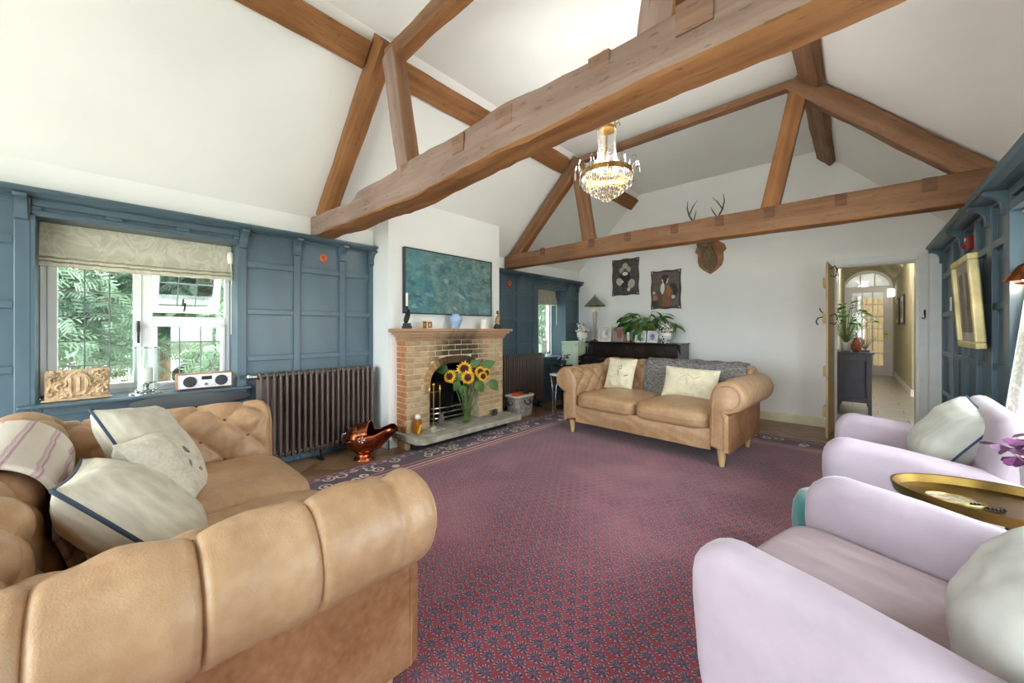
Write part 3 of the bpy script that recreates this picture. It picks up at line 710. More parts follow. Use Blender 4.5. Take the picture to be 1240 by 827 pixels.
def foliage_plant(t, n, L, w, mat, z0, spread, seed, up=(20, 80), stem_r=.004, rise=.15):
    r = random.Random(seed); mes = [leaf_mesh(L * k, w * k, bd, mat) for k, bd in ((1, 1.3), (.85, 1.0), (.7, 1.6), (1.1, .8))]
    sb = B()
    for i in range(n):
        a = i * 2.399 + r.uniform(-.3, .3); el = R(r.uniform(*up)); sl = rise * r.uniform(.6, 1.3)
        p0 = Vector((0, 0, z0)); p1 = p0 + Vector((math.cos(a) * math.cos(el), math.sin(a) * math.cos(el), math.sin(el))) * sl * spread + Vector((0, 0, sl * .5))
        sb.tube([p0, (p0 + p1) / 2 + Vector((0, 0, .02)), p1], stem_r, 5)
        place('leaf', mes[i % 4], t, p1, (r.uniform(-.4, .4), -el * .6 + R(10), a))
    sb.build('stems', M['stem'], t, smooth=60)
pp = thing('potted_fern', 'bright green bushy plant in a white pot on the hall cabinet', 'plant', (-.12, 8.1, .955))
B().lathe([(.05, 0), (.065, .03), (.075, .14), (.068, .14), (.06, .05)], n=18).build('pot', M['porcelain'], pp, smooth=50)
foliage_plant(pp, 70, .12, .036, M['fern'], .12, 1.0, 3, (25, 85), .0025, .34)
jg = thing('brown_jug', 'brown glazed jug beside the potted plant on the hall cabinet', 'jug', (.0, 8.0, .955))
B().lathe([(.04, 0), (.06, .03), (.065, .09), (.045, .15), (.03, .19), (.035, .22), (.025, .22)], n=18).build('body', M['terracotta'], jg, smooth=50)
B().tube([(.03, 0, .2), (.075, 0, .19), (.085, 0, .13), (.055, 0, .09)], .008, 6).build('handle', M['terracotta'], jg, smooth=60)
tw = thing('antler_ornament', 'dark branching twig ornament on the corner of the hall cabinet', 'ornament', (.1, 7.9, .955))
b = B().box(-.05, .05, -.03, .03, 0, .03)
for i in range(6): b.tube([(0, 0, .03), (-.05 + .02 * i, .01 * (i - 3), .12), (-.1 + .045 * i, .02 * (i - 2), .2 + .02 * (i % 3))], [.006, .005, .002], 5)
b.build('branches', M['black'], tw, smooth=50)
sl = thing('wall_sconce', 'white glass cube wall light beside the arched hall door', 'wall light', (.79, 14.6, 2.3))
box('back_plate', M['white'], -.02, 0, -.06, .06, -.09, .09, sl); box('glass_shade', emit('sconce_glass', (255, 246, 226), 1.2), -.16, -.03, -.07, .07, -.11, .11, sl, .01); B().cyl((-.04, 0, -.02), (-.01, 0, -.02), .015).build('bracket_arm', M['brass'], sl)
for k, (y, lab) in enumerate(((12.2, 'narrow black framed picture on the hall wall, nearer the doorway'), (13.5, 'black framed picture on the hall wall, nearer the arched door'))):
    t = thing('framed_picture', lab, 'picture', (.775, y, 1.75))
    box('frame', M['darkframe'], -.02, .012, -.32, .32, -.33, .33, t, .004); box('mount', M['paper'], -.023, -.0205, -.28, .28, -.29, .29, t)
    box('print', paint('hall_print_%d' % k, (150, 120, 110), [(0, 0, .12, .16, .3, (90, 60, 60)), (.05, .08, .06, .05, 0, (200, 170, 150))], axes=(1, 2)), -.026, -.0235, -.18, .18, -.19, .19, t)
hl = thing('ceiling_light', 'round flush ceiling light in the hall', 'ceiling light', (.2, 10.2, 3.15))
B().lathe([(.17, 0), (.17, -.03), (.15, -.06), (.05, -.08)], n=24).build('diffuser', emit('hall_lamp_glass', (255, 244, 220), 8), hl, smooth=50); B().lathe([(.18, 0), (.18, -.02), (.171, -.02), (.171, 0)], n=24).build('rim', M['brass'], hl)
l = bpy.data.lights.new('hall_lamp', 'POINT'); l.energy = 26; l.shadow_soft_size = .15; l.color = (1, .96, .9)
o = bpy.data.objects.new('hall_lamp', l); COL.objects.link(o); o.parent = hl; o.location = (0, 0, -.25)
hl2 = thing('ceiling_light', 'small flush ceiling light over the vestibule behind the arched door', 'ceiling light', (.3, 16.1, 3.2))
B().lathe([(.12, 0), (.12, -.03), (.05, -.06)], n=20).build('diffuser', emit('vestibule_lamp_glass', (255, 248, 235), 5), hl2, smooth=50)
l = bpy.data.lights.new('vestibule_lamp', 'POINT'); l.energy = 14; l.shadow_soft_size = .15
o = bpy.data.objects.new('vestibule_lamp', l); COL.objects.link(o); o.parent = hl2; o.location = (0, 0, -.2)

# ================================================================== FIREPLACE
XF = -3.58
def brick_mat(name, a, b_, c3, soot=True):
    m = Mt(name, .88, spec=.15); n = m.nt.nodes.new('ShaderNodeObjectInfo'); r = S(m.nt, n.outputs['Random'])
    c = m.ramp(r, [(0, a), (.5, b_), (1, c3)]); f = m.noise(26, detail=6)
    c = m.mix(.35, c, m.ramp(f, [(.3, a), (.7, c3)]))
    if soot:
        g = m.nt.nodes.new('ShaderNodeNewGeometry'); sp = m.nt.nodes.new('ShaderNodeSeparateXYZ'); m.nt.links.new(g.outputs['Position'], sp.inputs[0])
        y = S(m.nt, sp.outputs[1]); z = S(m.nt, sp.outputs[2]); w = (m.noise(9, detail=5) - .5) * .6
        d = (((y - 3.0) * 2.0).sq() + ((z - .98) * 2.5).sq()).sqrt() + w
        k = ((1.0 - d) * 1.6).m('MAXIMUM', 0).mn(.88); c = m.mix(k, c, (44, 38, 32))
    m.color(c); m.bump(f, .4, .004); return m.m
M['brick'] = brick_mat('buff_brick', (168, 136, 102), (190, 160, 122), (206, 178, 142))
M['brick_or'] = brick_mat('orange_brick', (168, 104, 70), (188, 124, 86), (200, 146, 110), False)
M['brick_arch'] = brick_mat('arch_brick', (170, 124, 82), (196, 152, 102), (206, 170, 120))
fp = thing('fireplace', 'buff brick fireplace with an arched opening and a stone hearth', 'fireplace', (XF, 3.0, 0))
FL = Vector((XF, 3.0, 0)); yc, ha, zs, rise = 2.935, .375, .62, .283
def arch_pt(t, off=0):        # t 0..1 left to right along the intrados, offset outwards
    a = PI * (1 - t); e = .72; cx_ = math.copysign(abs(math.cos(a)) ** e, math.cos(a)); cz = abs(math.sin(a)) ** e
    p = Vector((yc + ha * cx_, zs + rise * cz)); 
    if off:
        q0 = arch_pt(max(0, t - .01)); q1 = arch_pt(min(1, t + .01)); d = (q1 - q0).normalized(); p = p + Vector((-d.y, d.x)) * off
    return p
core = [(2.266, 0), (yc - ha, 0)] + [tuple(arch_pt(i / 28)) for i in range(29)] + [(yc + ha, 0), (3.749, 0), (3.749, 1.18), (2.266, 1.18)]
B().prism(core, -3.79, XF - .007, 'x').build('mortar_core', M['mortar'], fp, loc=-FL)
RING = .085
def ring_y(z, side):
    if z < zs: return yc + side * (ha)
    best = None
    for i in range(201):
        p = arch_pt(i / 200, RING + .006)
        if (p.x - yc) * side >= 0 and p.y >= z: best = p.x if best is None else (max(best, p.x) if side > 0 else min(best, p.x))
    return best if best is not None else None
bmesh_cache = {}
def brick(L, dep, hgt, mat):
    k = (round(L, 3), dep, hgt, mat.name)
    if k not in bmesh_cache:
        b = B().box(-dep / 2, dep / 2, -L / 2, L / 2, -hgt / 2, hgt / 2); me = b.mesh('brick', mat)
        bm = bmesh.new(); bm.from_mesh(me); bmesh.ops.bevel(bm, geom=list(bm.edges), offset=.004, segments=1, affect='EDGES'); bm.to_mesh(me); bm.free()
        bmesh_cache[k] = me
    return bmesh_cache[k]
ch = .0621; BLEN = .192
for r in range(19):
    z0 = r * ch + .004; z1 = z0 + ch - .009; zc = (z0 + z1) / 2
    yl, yr = ring_y(zc, -1), ring_y(zc, 1)
    segs = [(2.26, 3.755)] if (yl is None or yr is None) else [(2.26, yl), (yr, 3.755)]
    for s0, s1 in segs:
        y = 2.26 - (0 if r % 2 == 0 else .096)
        while y < 3.76:
            a, c = max(y, s0), min(y + BLEN - .009, s1)
            if c - a > .03: place('brick', brick(round((c - a) / .004) * .004, .10, z1 - z0, M['brick']), fp, (XF - .05 + rnd.uniform(-.003, .002) - FL.x, (a + c) / 2 - FL.y, zc))
            y += BLEN
    for yy in (2.26 + .045, 3.755 - .045):
        place('brick', brick(.09, .098, z1 - z0, M['brick_or']), fp, (-3.737 - FL.x, yy - FL.y, zc))
    place('brick', brick(.012, .096 if r % 2 else .05, z1 - z0, M['brick_or']), fp, (XF - .052 - (0 if r % 2 else .02) - FL.x, 2.2545 - FL.y, zc))
nv = 21
for i in range(nv):
    t0, t1_ = (i + .05) / nv, (i + .95) / nv
    q = [arch_pt(t0), arch_pt(t1_), arch_pt(t1_, RING), arch_pt(t0, RING)]
    b = B().prism([(p.x, p.y) for p in q], XF - .1, XF + rnd.uniform(.0, .004), 'x')
    b.build('arch_brick', M['brick_arch'], fp, loc=-FL)
mm = brick_mat('mantel_brick', (150, 112, 84), (176, 138, 106), (196, 160, 128))
for z0, z1, dx, dy in ((1.18, 1.215, .018, .018), (1.215, 1.245, .035, .035), (1.245, 1.275, .06, .07), (1.275, 1.31, .085, .11)):
    box('mantel_course', mm, -3.786 - FL.x, XF + dx - FL.x, 2.26 - dy - FL.y, 3.755 + dy - FL.y, z0, z1 - .001, fp, .006)
# firebox
b = B(); b.box(-4.16, -4.13, 2.47, 3.40, .0, .97).box(-4.15, -3.69, 2.47, 2.53, 0, .97).box(-4.15, -3.69, 3.34, 3.40, 0, .97).box(-4.15, -3.80, 2.47, 3.40, .95, .975).box(-4.15, -3.69, 2.5, 3.37, 0, .12)
b.build('firebox_lining', M['soot'], fp, loc=-FL)
hs = B().prism([(-3.79, 2.19), (-3.32, 2.19), (-3.25, 2.26), (-3.25, 3.76), (-3.30, 3.80), (-3.57, 3.80), (-3.57, 3.765), (-3.79, 3.765)], .118, .18, 'z')
hs.build('hearth_slab', M['stone'], fp, loc=-FL, bevel=.008)
box('hearth_plinth', M['soot'], -3.58 - FL.x, -3.46 - FL.x, 2.3 - FL.y, 3.7 - FL.y, 0, .117, fp)  # black colour stands in for the shadow under the slab
gr = thing('fire_grate', 'black iron fire basket with bars inside the brick arch', 'fire grate', (-3.8, 2.95, .121))
b = B()
for z in (.12, .18, .24): b.tube([(-.22, -.30, z), (.08, -.3, z), (.12, -.2, z), (.12, .2, z), (.08, .3, z), (-.22, .3, z)], .011, 6)
b.build('front_bar', M['steel'], gr, smooth=60)
for y in (-.3, .3): B().tube([(.08, y, 0), (.08, y, .3)], .014, 8).ball((.08, y, .31), .022, 6).build('leg', M['black'], gr, smooth=60)
for y in (-.28, .28): B().tube([(-.22, y, 0), (-.22, y, .3)], .014, 8).build('leg', M['black'], gr)
b = B()
for i in range(11): y = -.28 + i * .056; b.box(-.22, .1, y - .006, y + .006, .1, .112)
b.box(-.24, -.22, -.3, .3, .02, .5); b.build('bottom_bars', M['black'], gr)
b = B()
for i in range(26):
    b.ball((rnd.uniform(-.17, .05), rnd.uniform(-.24, .24), .14 + rnd.uniform(0, .05)), rnd.uniform(.025, .05), 4, sz=.8)
o = b.build('coals', M['soot'], gr); o['kind'] = 'stuff'

# ================================================================== RUG
RUGX0, RUGX1, RUGY0, RUGY1 = -3.5, .70, -.9, 5.57
rg = B().grid([[(RUGX0 + (RUGX1 - RUGX0) * i / 40, RUGY0 + (RUGY1 - RUGY0) * j / 60, .009 + .003 * noise.noise((i * .3, j * .3, 0))) for i in range(41)] for j in range(61)])
rg.box(RUGX0, RUGX1, RUGY0, RUGY1, .0005, .005)
tag(rg.build('rug', rug_mat(RUGX0, RUGX1, RUGY0, RUGY1), smooth=30), 'large worn red oriental rug with paisley field and patterned border', 'rug')

# ================================================================== SOFAS
def offset_profile(pts, n=None):
    """resample an open polyline of (a, z) to even spacing, return points, normals, lengths"""
    P = [Vector(p) for p in pts]; d = [0]
    for a, c in zip(P, P[1:]): d.append(d[-1] + (c - a).length)
    out, nor, ss = [], [], []
    for i in range(n + 1):
        s_ = d[-1] * i / n; k = 0
        while k < len(P) - 2 and d[k + 1] < s_: k += 1
        t = (s_ - d[k]) / max(1e-9, d[k + 1] - d[k]); out.append(P[k].lerp(P[k + 1], t)); ss.append(s_)
    for i in range(n + 1):
        t = (out[min(n, i + 1)] - out[max(0, i - 1)]).normalized(); nor.append(Vector((-t.y, t.x)))
    return out, nor, ss
def arc_pts(c, r, a0, a1, n): return [(c[0] + r * math.cos(R(a0 + (a1 - a0) * i / n)), c[1] + r * math.sin(R(a0 + (a1 - a0) * i / n))) for i in range(n + 1)]
def tuft(u, s_, sc_, a, bh, A, lo):
    """depth of diamond tufting: buttons every a along u, rows bh apart below the row at length sc_"""
    if s_ <= sc_:
        v = (s_ - sc_) / (2 * bh); p, q = u / a + v, u / a - v
        f = (abs(math.sin(PI * p)) * abs(math.sin(PI * q))) ** .33
        f = f * smooth01(lo - .03, lo + .04, s_) + .8 * (1 - smooth01(lo - .03, lo + .04, s_))
        return A * (f - .75)
    f = abs(math.sin(PI * u / a)); k = math.exp(-(s_ - sc_) / .05)
    g = f ** .38 * k + (1 - k) * (1 - .42 * math.exp(-(f / .07) ** 2) * (1 - smooth01(sc_ + .30, sc_ + .42, s_)))
    return A * (g - .75)
btn_me = B().ball((0, 0, 0), .0135, 6, sz=.7).mesh('button', plain('leather_button', (92, 62, 38), .4))
def roll_part(name, prof, n_s, length, n_u, sc_, a, bh, lo, mapf, parent, A=.02, phase=.5, end_round=.05, mat=None, rows_btn=4, pipe=False, side_mat=None, s_side=None):
    pts, nor, ss = offset_profile(prof, n_s)
    cen = sum(pts, Vector((0, 0))) / len(pts)
    b = B(); rows = []
    for i in range(n_u + 1):
        u = length * i / n_u; row = []; e = min(u, length - u)
        sh = end_round * .55 * (1 - math.sqrt(max(0, 1 - (1 - min(1, e / end_round)) ** 2))) if end_round else 0
        wd = smooth01(0, .08, e)
        for p, nn, s_ in zip(pts, nor, ss):
            d = tuft(u + phase * a, s_, sc_, a, bh, A, lo) * wd - sh * 1.0
            if side_mat and s_ > s_side: d = -sh * .2 + .003
            wr = noise.noise(Vector((u * 13, s_ * 5, phase * 3 + length))) * .004 + noise.noise(Vector((u * 42, s_ * 12, phase * 3))) * .0018 * smooth01(0, .5, s_)
            q = p + nn * (d + wr); row.append(mapf(q.x, u, q.y))
        rows.append(row)
    b.grid(rows, closed_v=True, cap0=True, cap1=True)
    K = n_s + 1
    if side_mat:
        for fi, f in enumerate(b.f):
            if len(f) == 4 and fi % K < n_s and ss[fi % K] > s_side + .004 and pts[fi % K].y < .6: b.mi[fi] = 1
    o = b.build(name, [mat or M['leather'], side_mat or M['suede']], parent, smooth=75)
    for k in range(rows_btn):
        s_ = sc_ - k * bh
        if s_ < lo: break
        i0 = min(range(len(ss)), key=lambda i: abs(ss[i] - s_)); p = pts[i0] + nor[i0] * (-A * .72)
        m_ = 0
        while True:
            u = (m_ + (.5 if k % 2 else 0)) * a + (1 - phase) * a - a
            m_ += 1
            if u > length - .05: break
            if u < .05: continue
            place('button', btn_me, o, mapf(p.x, u, p.y))
    if pipe:
        ring = [mapf(*(lambda q: (q.x, -.001, q.y))(p - nn * .034)) for p, nn in zip(pts, nor)]
        B().tube(ring, .008, 6).build('piping', M['leather'], o, smooth=60)
    return o
def sofa(label, loc, rot, group):
    t = thing('chesterfield_sofa', label, 'sofa', loc, rot)
    # arms; profile runs inner face -> roll -> outside panel
    prof = [(.767, .2), (.768, .45), (.772, .6)] + arc_pts((.925, .665), .147, 176, -98, 26) + [(.935, .50), (.94, .48), (.94, .155)]
    pl_, nn_, ss_ = offset_profile(prof, 400); tops = max(range(401), key=lambda i: pl_[i].y); s_top = ss_[tops]
    for sg in (1, -1):
        roll_part('arm', prof, 110, 1.13, 100, s_top - .02, .235, .125, .22, (lambda x, u, z, sg=sg: (sg * x, u, z)), t, A=.040, phase=.45, pipe=True, side_mat=M['suede'], s_side=s_top + .42)
        B().prism([(.94 * sg, .15), (.945 * sg, .15), (.945 * sg, .5), (.94 * sg, .5)], .03, 1.10).build('side_panel', M['suede'], t)
        B().tube([(.945 * sg, .03, .5), (.947 * sg, .028, .3), (.945 * sg, .03, .155)], .005, 6).build('piping', M['suede'], t)
    bprof = [(.76, .3), (.82, .5), (.87, .66)] + arc_pts((1.01, .745), .142, 172, -95, 26) + [(1.035, .58), (1.045, .5), (1.06, .155)]
    pl_, nn_, ss_ = offset_profile(bprof, 400); tops = max(range(401), key=lambda i: pl_[i].y); s_topb = ss_[tops]
    roll_part('back', bprof, 110, 1.86, 150, s_topb - .02, .235, .125, .2, (lambda y, u, z: (-.93 + u, y, z)), t, A=.040, phase=.05, rows_btn=5)
    # base
    def wr(p): return Vector((p.x, p.y + .006 * noise.noise(Vector((p.x * 5 + p.z * 9, p.z * 4, 3))), p.z))
    b = B(); rows = []
    ring = [(-.775, .03), (.775, .03), (.775, .9), (-.775, .9)]
    rows = []
    for k in range(13):
        z = .15 + .2 * k / 12; row = []
        for i in range(61):
            x = -.775 + 1.55 * i / 60; row.append((x, .035 + .012 * noise.noise(Vector((x * 6 + z * 14, z * 9, 1))) - .012 * math.sin(PI * k / 12), z))
        row += [(.775, 1.05, z), (-.775, 1.05, z)]
        rows.append(row)
    b.grid(rows, closed_v=True, cap0=True, cap1=True).build('base', M['leather'], t, smooth=50)
    for sg in (-1, 1):
        def puff(p):
            q = p.copy(); cr = (1 - (p.x / .39) ** 2) * (1 - (p.y / .43) ** 2); q.z += .03 * cr if p.z > 0 else 0
            w = noise.noise(Vector((p.x * 7 + sg * 5, p.y * 7, p.z * 12))) * .007; return q + Vector((w * .4, w, w))
        o = B().sq((.384 * sg, .405, .415), (.385, .415, .105), .45, .28, 72, 34, puff).build('seat_cushion', M['leather'], t, smooth=80)
        pth = []
        for j in range(72):
            u = TAU * j / 72; f = lambda x, p: math.copysign(abs(x) ** p, x)
            pth.append((.384 * sg + .388 * f(math.cos(u), .28), .405 + .418 * f(math.sin(u), .28), .415))
        B().tube(pth, .005, 5, closed=True).build('piping', M['leather'], o, smooth=60)
    lg = B().lathe([(.019, 0), (.022, .01), (.04, .15), (.04, .16)], n=16).mesh('leg', M['paleoak'], 50)
    for x in (-.86, .86):
        for y in (.085, .95): place('leg', lg, t, (x, y, 0))
    return t, bprof
sofa_b, bprof = sofa('tan leather chesterfield sofa with a grey fur throw, standing before the piano', (-1.80, 3.93, .009), (0, 0, R(-3.2)), None)
sofa_l, _ = sofa('tan leather chesterfield sofa with a striped throw, beside the radiator and window', (-2.065, .77, .009), (0, 0, R(180 - 1.0)), None)
def back_throw(name, label, sofa_o, x0, x1, s0, s1, mat, hang=.0, thick=.014, seed=1, off=.022):
    pts, nor, ss = offset_profile(bprof, 120); rows = []
    idx = [i for i in range(len(ss)) if s0 <= ss[i] <= s1]
    n = 44
    for i in range(n + 1):
        x = x0 + (x1 - x0) * i / n; row = []
        for j in idx:
            w = .006 * noise.noise(Vector((x * 8, ss[j] * 8, seed))) + .004 * math.sin(x * 30 + ss[j] * 6)
            q = pts[j] + nor[j] * (off + w); row.append((x + .02 * noise.noise(Vector((ss[j] * 3, seed, 0))), q.x, q.y))
        rows.append(row)
    o = B().grid(rows).build(name, mat, None, smooth=70, loc=sofa_o.location, rot=sofa_o.rotation_euler)
    at = o.data.attributes.new('drape', 'FLOAT', 'POINT'); at.data.foreach_set('value', [ss[j] for _ in range(n + 1) for j in idx])
    md = o.modifiers.new('thick', 'SOLIDIFY'); md.thickness = thick; md.offset = 1
    return tag(o, label, 'throw')
back_throw('fur_throw', 'dark grey textured fur throw draped over the back of the sofa by the piano', sofa_b, -.28, .86, .14, .98, M['fur'], seed=2)
back_throw('striped_throw', 'cream and mauve striped woven throw over the back of the sofa by the window', sofa_l, -.30, .46, .14, .98, M['throw'], seed=4)

# ---- cushions
def pillow(name, label, w, h, t, loc, rot, mat, pipe=None, cat='cushion', seed=0, extra=None, group=None):
    o0 = thing(name, label, cat, loc, rot, group); n = 26; b = B()
    def P(u, v, sd):
        k = ((1 - abs(u) ** 3.2) * (1 - abs(v) ** 3.2)); k = max(0, k) ** .55
        x = w / 2 * u * (1 - .055 * (1 - v * v)); z = h / 2 * v * (1 - .055 * (1 - u * u))
        wr = noise.noise(Vector((u * 2.2 + seed, v * 2.2, sd + seed))) * .012 + noise.noise(Vector((u * 5 + seed, v * 5, sd))) * .004
        return (x, sd * (t / 2 * k + .003) + wr * min(1, k * 3), z)
    for sd in (-1, 1): b.grid([[P(-1 + 2 * i / n, -1 + 2 * j / n, sd) for j in range(n + 1)] for i in range(n + 1)])
    edge = [(-1 + 2 * i / n, -1) for i in range(n)] + [(1, -1 + 2 * i / n) for i in range(n)] + [(1 - 2 * i / n, 1) for i in range(n)] + [(-1, 1 - 2 * i / n) for i in range(n)]
    f = b.build('cover', mat, o0, smooth=85)
    ring = [(P(u, v, 1)[0], 0, P(u, v, 1)[2]) for u, v in edge]
    B().tube(ring, .006 if pipe else .004, 6, closed=True).build('piping', pipe or mat, o0, smooth=60)
    return o0
def stitch_mat(name, base, marks):
    return paint(name, base, marks, .9, .04, 14)
sk1 = stitch_mat('cream_cotton_line_print', (232, 224, 200), [(.03, .07, .022, .03, .2, (120, 110, 96)), (.03, .07, .016, .024, .2, (232, 224, 200)), (.01, .0, .006, .04, .2, (130, 118, 104)), (.12, -.03, .03, .006, .4, (140, 128, 112)), (-.1, -.06, .05, .004, -.2, (196, 186, 164))])
sk2 = stitch_mat('cream_cotton_scribble', (232, 224, 200), [(-.06, .06, .05, .006, .6, (216, 204, 178)), (.02, .06, .05, .006, -.5, (214, 200, 172)), (.08, .05, .05, .006, .5, (216, 202, 176)), (-.02, .0, .006, .05, .2, (216, 204, 178))])
def on_sofa(so, lx, ly, lz, rx, ry, rz):
    mt = so.matrix_basis if False else (Matrix.Translation(so.location) @ so.rotation_euler.to_matrix().to_4x4())
    mm_ = mt @ (Matrix.Translation((lx, ly, lz)) @ Matrix.Rotation(rz, 4, 'Z') @ Matrix.Rotation(rx, 4, 'X') @ Matrix.Rotation(ry, 4, 'Y'))
    return mm_.to_translation(), mm_.to_euler()
l_, r_ = on_sofa(sofa_b, -.52, .66, .715, R(-20), 0, R(-4)); pillow('cream_cushion', 'square cream cushion with a small line drawing, upright at the tufted arm', .41, .41, .13, l_, r_, sk1, seed=1)
l_, r_ = on_sofa(sofa_b, .37, .63, .68, R(-24), R(2), R(6)); pillow('cream_cushion', 'wide cream cushion with faint scribbled print, leaning on the grey fur throw', .58, .36, .14, l_, r_, sk2, seed=2)
emb = stitch_mat('cream_embroidered_linen', (220, 214, 200), [(.05, .02, .03, .02, .3, (120, 124, 122)), (.1, -.04, .02, .012, 0, (140, 150, 150)), (-.03, -.04, .025, .01, .7, (150, 140, 120)), (.02, -.09, .02, .01, -.3, (190, 160, 110)), (.12, .06, .015, .02, 0, (168, 160, 140))])
l_, r_ = on_sofa(sofa_l, .46, .58, .70, R(-30), R(10), R(-22)); pillow('linen_cushion', 'large natural linen cushion with slate piping, against the tufted arm by the radiator', .50, .50, .20, l_, r_, M['linen'], M['navy'], seed=3)
l_, r_ = on_sofa(sofa_l, .22, .56, .665, R(-36), R(6), R(-14)); pillow('embroidered_cushion', 'small pale cushion with grey floral embroidery, between the two piped linen cushions', .40, .38, .17, l_, r_, emb, seed=4)
l_, r_ = on_sofa(sofa_l, -.29, .66, .655, R(-40), R(8), R(2)); pillow('linen_cushion', 'large natural linen cushion with slate piping, beside the near rolled arm', .57, .50, .22, l_, r_, M['linen'], M['navy'], seed=5)

# ================================================================== ARMCHAIRS
def slab(b, poly, x0, x1, r, n=7):
    """rounded slab: outline poly in (y, z), thickness x0..x1, edge radius r"""
    P = [Vector(p) for p in poly]; N = len(P); nor = []
    for i in range(N):
        t = (P[(i + 1) % N] - P[i - 1]).normalized(); nor.append(Vector((t.y, -t.x)))
    area = sum(P[i].x * P[(i + 1) % N].y - P[(i + 1) % N].x * P[i].y for i in range(N))
    if area < 0: nor = [-v for v in nor]
    rows = []; xm = (x0 + x1) / 2; hw = (x1 - x0) / 2
    for k in range(2 * n + 1):
        a = PI * k / (2 * n); x = xm - hw * math.cos(a) if r >= hw else None
        if r < hw:
            x = (x0 + r - r * math.cos(a)) if a <= PI / 2 else (x1 - r - r * math.cos(a))
        ins = r * (1 - math.sin(a)); rows.append([(x, (p - q * ins).x, (p - q * ins).y) for p, q in zip(P, nor)])
    return b.grid(rows, closed_v=True, cap0=True, cap1=True)
def armchair(label, loc, rz):
    t = thing('armchair', label, 'armchair', loc, (0, 0, rz))
    out = [(.05, .06), (.015, .25), (.0, .45)] + arc_pts((.13, .52), .13, 172, 75, 10) + [(.35, .632), (.6, .60), (.80, .575), (.88, .55), (.88, .06)]
    pts, nn, ss = offset_profile(out + [out[0]], 70); poly = [tuple(p) for p in pts[:-1]]
    for sg in (-1, 1):
        b = B(); slab(b, poly, .37, .515, .06, 6)
        b.v = [(sg * (x + .03 * max(0, z - .3)), y, z) for x, y, z in b.v]
        o = b.build('arm', M['lav'], t, smooth=60)
        edge = [(sg * (.497 + .03 * max(0, p[1] - .3)), p[0] + .004, p[1] + .001) for p in poly if p[1] > .08 and p[0] < .86]
    def seatf(p): return p + Vector((0, 0, .02 * (1 - (p.x / .36) ** 2) if p.z > 0 else 0)) + Vector((0, 0, noise.noise(Vector((p.x * 16, p.y * 3, 2))) * .005))
    o = B().sq((0, .33, .36), (.375, .37, .10), .4, .25, 56, 24, seatf).build('seat_cushion', plain('lavender_seat_velvet', (172, 152, 156), .85, var=.06, scale=4, stretch=(3, 1, 1), spec=.15), t, smooth=80, rot=(R(-4), 0, 0))
    box('base', M['lav'], -.40, .40, .05, .86, .06, .30, t, .03, 3)
    prof = [(.66, .3), (.70, .6), (.73, .76)] + arc_pts((.80, .79), .075, 165, 15, 8) + [(.89, .6), (.89, .3)]
    pp2, n2, s2 = offset_profile(prof + [prof[0]], 50); poly2 = [tuple(p) for p in pp2[:-1]]
    b = B(); slab(b, poly2, -.50, .50, .07, 6); b.build('back', M['lav'], t, smooth=60)
    lg = B().lathe([(.016, 0), (.024, .07)], n=12).mesh('leg', M['paleoak'], 50)
    for x in (-.4, .4):
        for y in (.12, .8): place('leg', lg, t, (x, y, 0))
    return t
ch1 = armchair('lavender velvet armchair next to the brass tray, its seat turned towards the fireplace', (-.276, 1.76, .012), R(-104))
ch2 = armchair('lavender velvet armchair in front of the gilt framed picture and doorway', (-.14, 3.445, .012), R(-92))
ch2.scale = (1, .90, 1)
def on_chair(c, lx, ly, lz, rx, ry, rz):
    return on_sofa(c, lx, ly, lz, rx, ry, rz)
l_, r_ = on_chair(ch2, -.04, .55, .64, R(-32), R(10), R(12)); pillow('grey_cushion', 'pale grey cushion with navy piping on the armchair by the gilt picture', .52, .46, .22, l_, r_, M['linengrey'], M['navy'], seed=6)
l_, r_ = on_chair(ch1, .08, .63, .56, R(-20), R(4), R(14)); pillow('grey_cushion', 'plump grey cushion with blue piping on the armchair beside the brass tray', .46, .42, .22, l_, r_, plain('soft_grey_velvet', (192, 190, 184), .9, var=.06, scale=7, spec=.15), M['navy'], seed=7)

# tray table, plant, footstool
tt = thing('tray_table', 'oval brass tray on a slim pedestal between the lavender armchairs', 'table', (.47, 2.53, .012))
def ov(a, b_, z, n=48): return [(a * math.cos(TAU * i / n), b_ * math.sin(TAU * i / n), z) for i in range(n)]
rows = [ov(.02, .015, .545), ov(.31, .20, .545), ov(.335, .225, .552), ov(.345, .235, .585), ov(.352, .242, .588), ov(.352, .242, .582), ov(.342, .232, .545), ov(.315, .205, .538), ov(.02, .015, .538)]
B().grid(rows, closed_v=True, cap0=True, cap1=True).build('tray', M['goldtray'], tt, smooth=40)
B().tube([(0, 0, .02), (0, 0, .54)], .016, 10).build('stem', M['goldtray'], tt, smooth=60)
B().lathe([(.16, 0), (.16, .012), (.03, .02), (.02, .05)], n=28).build('foot', M['goldtray'], tt, smooth=50)
ds = thing('coaster', 'pale embossed oval dish lying on the brass tray', 'dish', (.315, 2.50, .5575))
rows = [ov(.01, .008, .004), ov(.075, .05, .003), ov(.085, .058, .010), ov(.08, .054, .0), ov(.01, .008, 0)]
B().grid(rows, closed_v=True, cap0=True, cap1=True).build('dish', plain('embossed_pewter', (176, 166, 140), .5, .4, var=.3, scale=40, bump=.5, bscale=60), ds, smooth=40); B().tube(ov(.086, .059, .011), .003, 5, closed=True).build('rim', M['brass'], ds)
bd = thing('bead_string', 'short string of dark beads beside the oval dish', 'beads', (.40, 2.485, .5575))
b = B()
for i in range(9): b.ball((-.04 + i * .011, .012 * math.sin(i * .9), .006), .006, 5)
b.build('beads', M['black'], bd, smooth=60)
ox = thing('oxalis_plant', 'purple leaved plant in a dark pot on the brass tray', 'plant', (.60, 2.55, .5575))
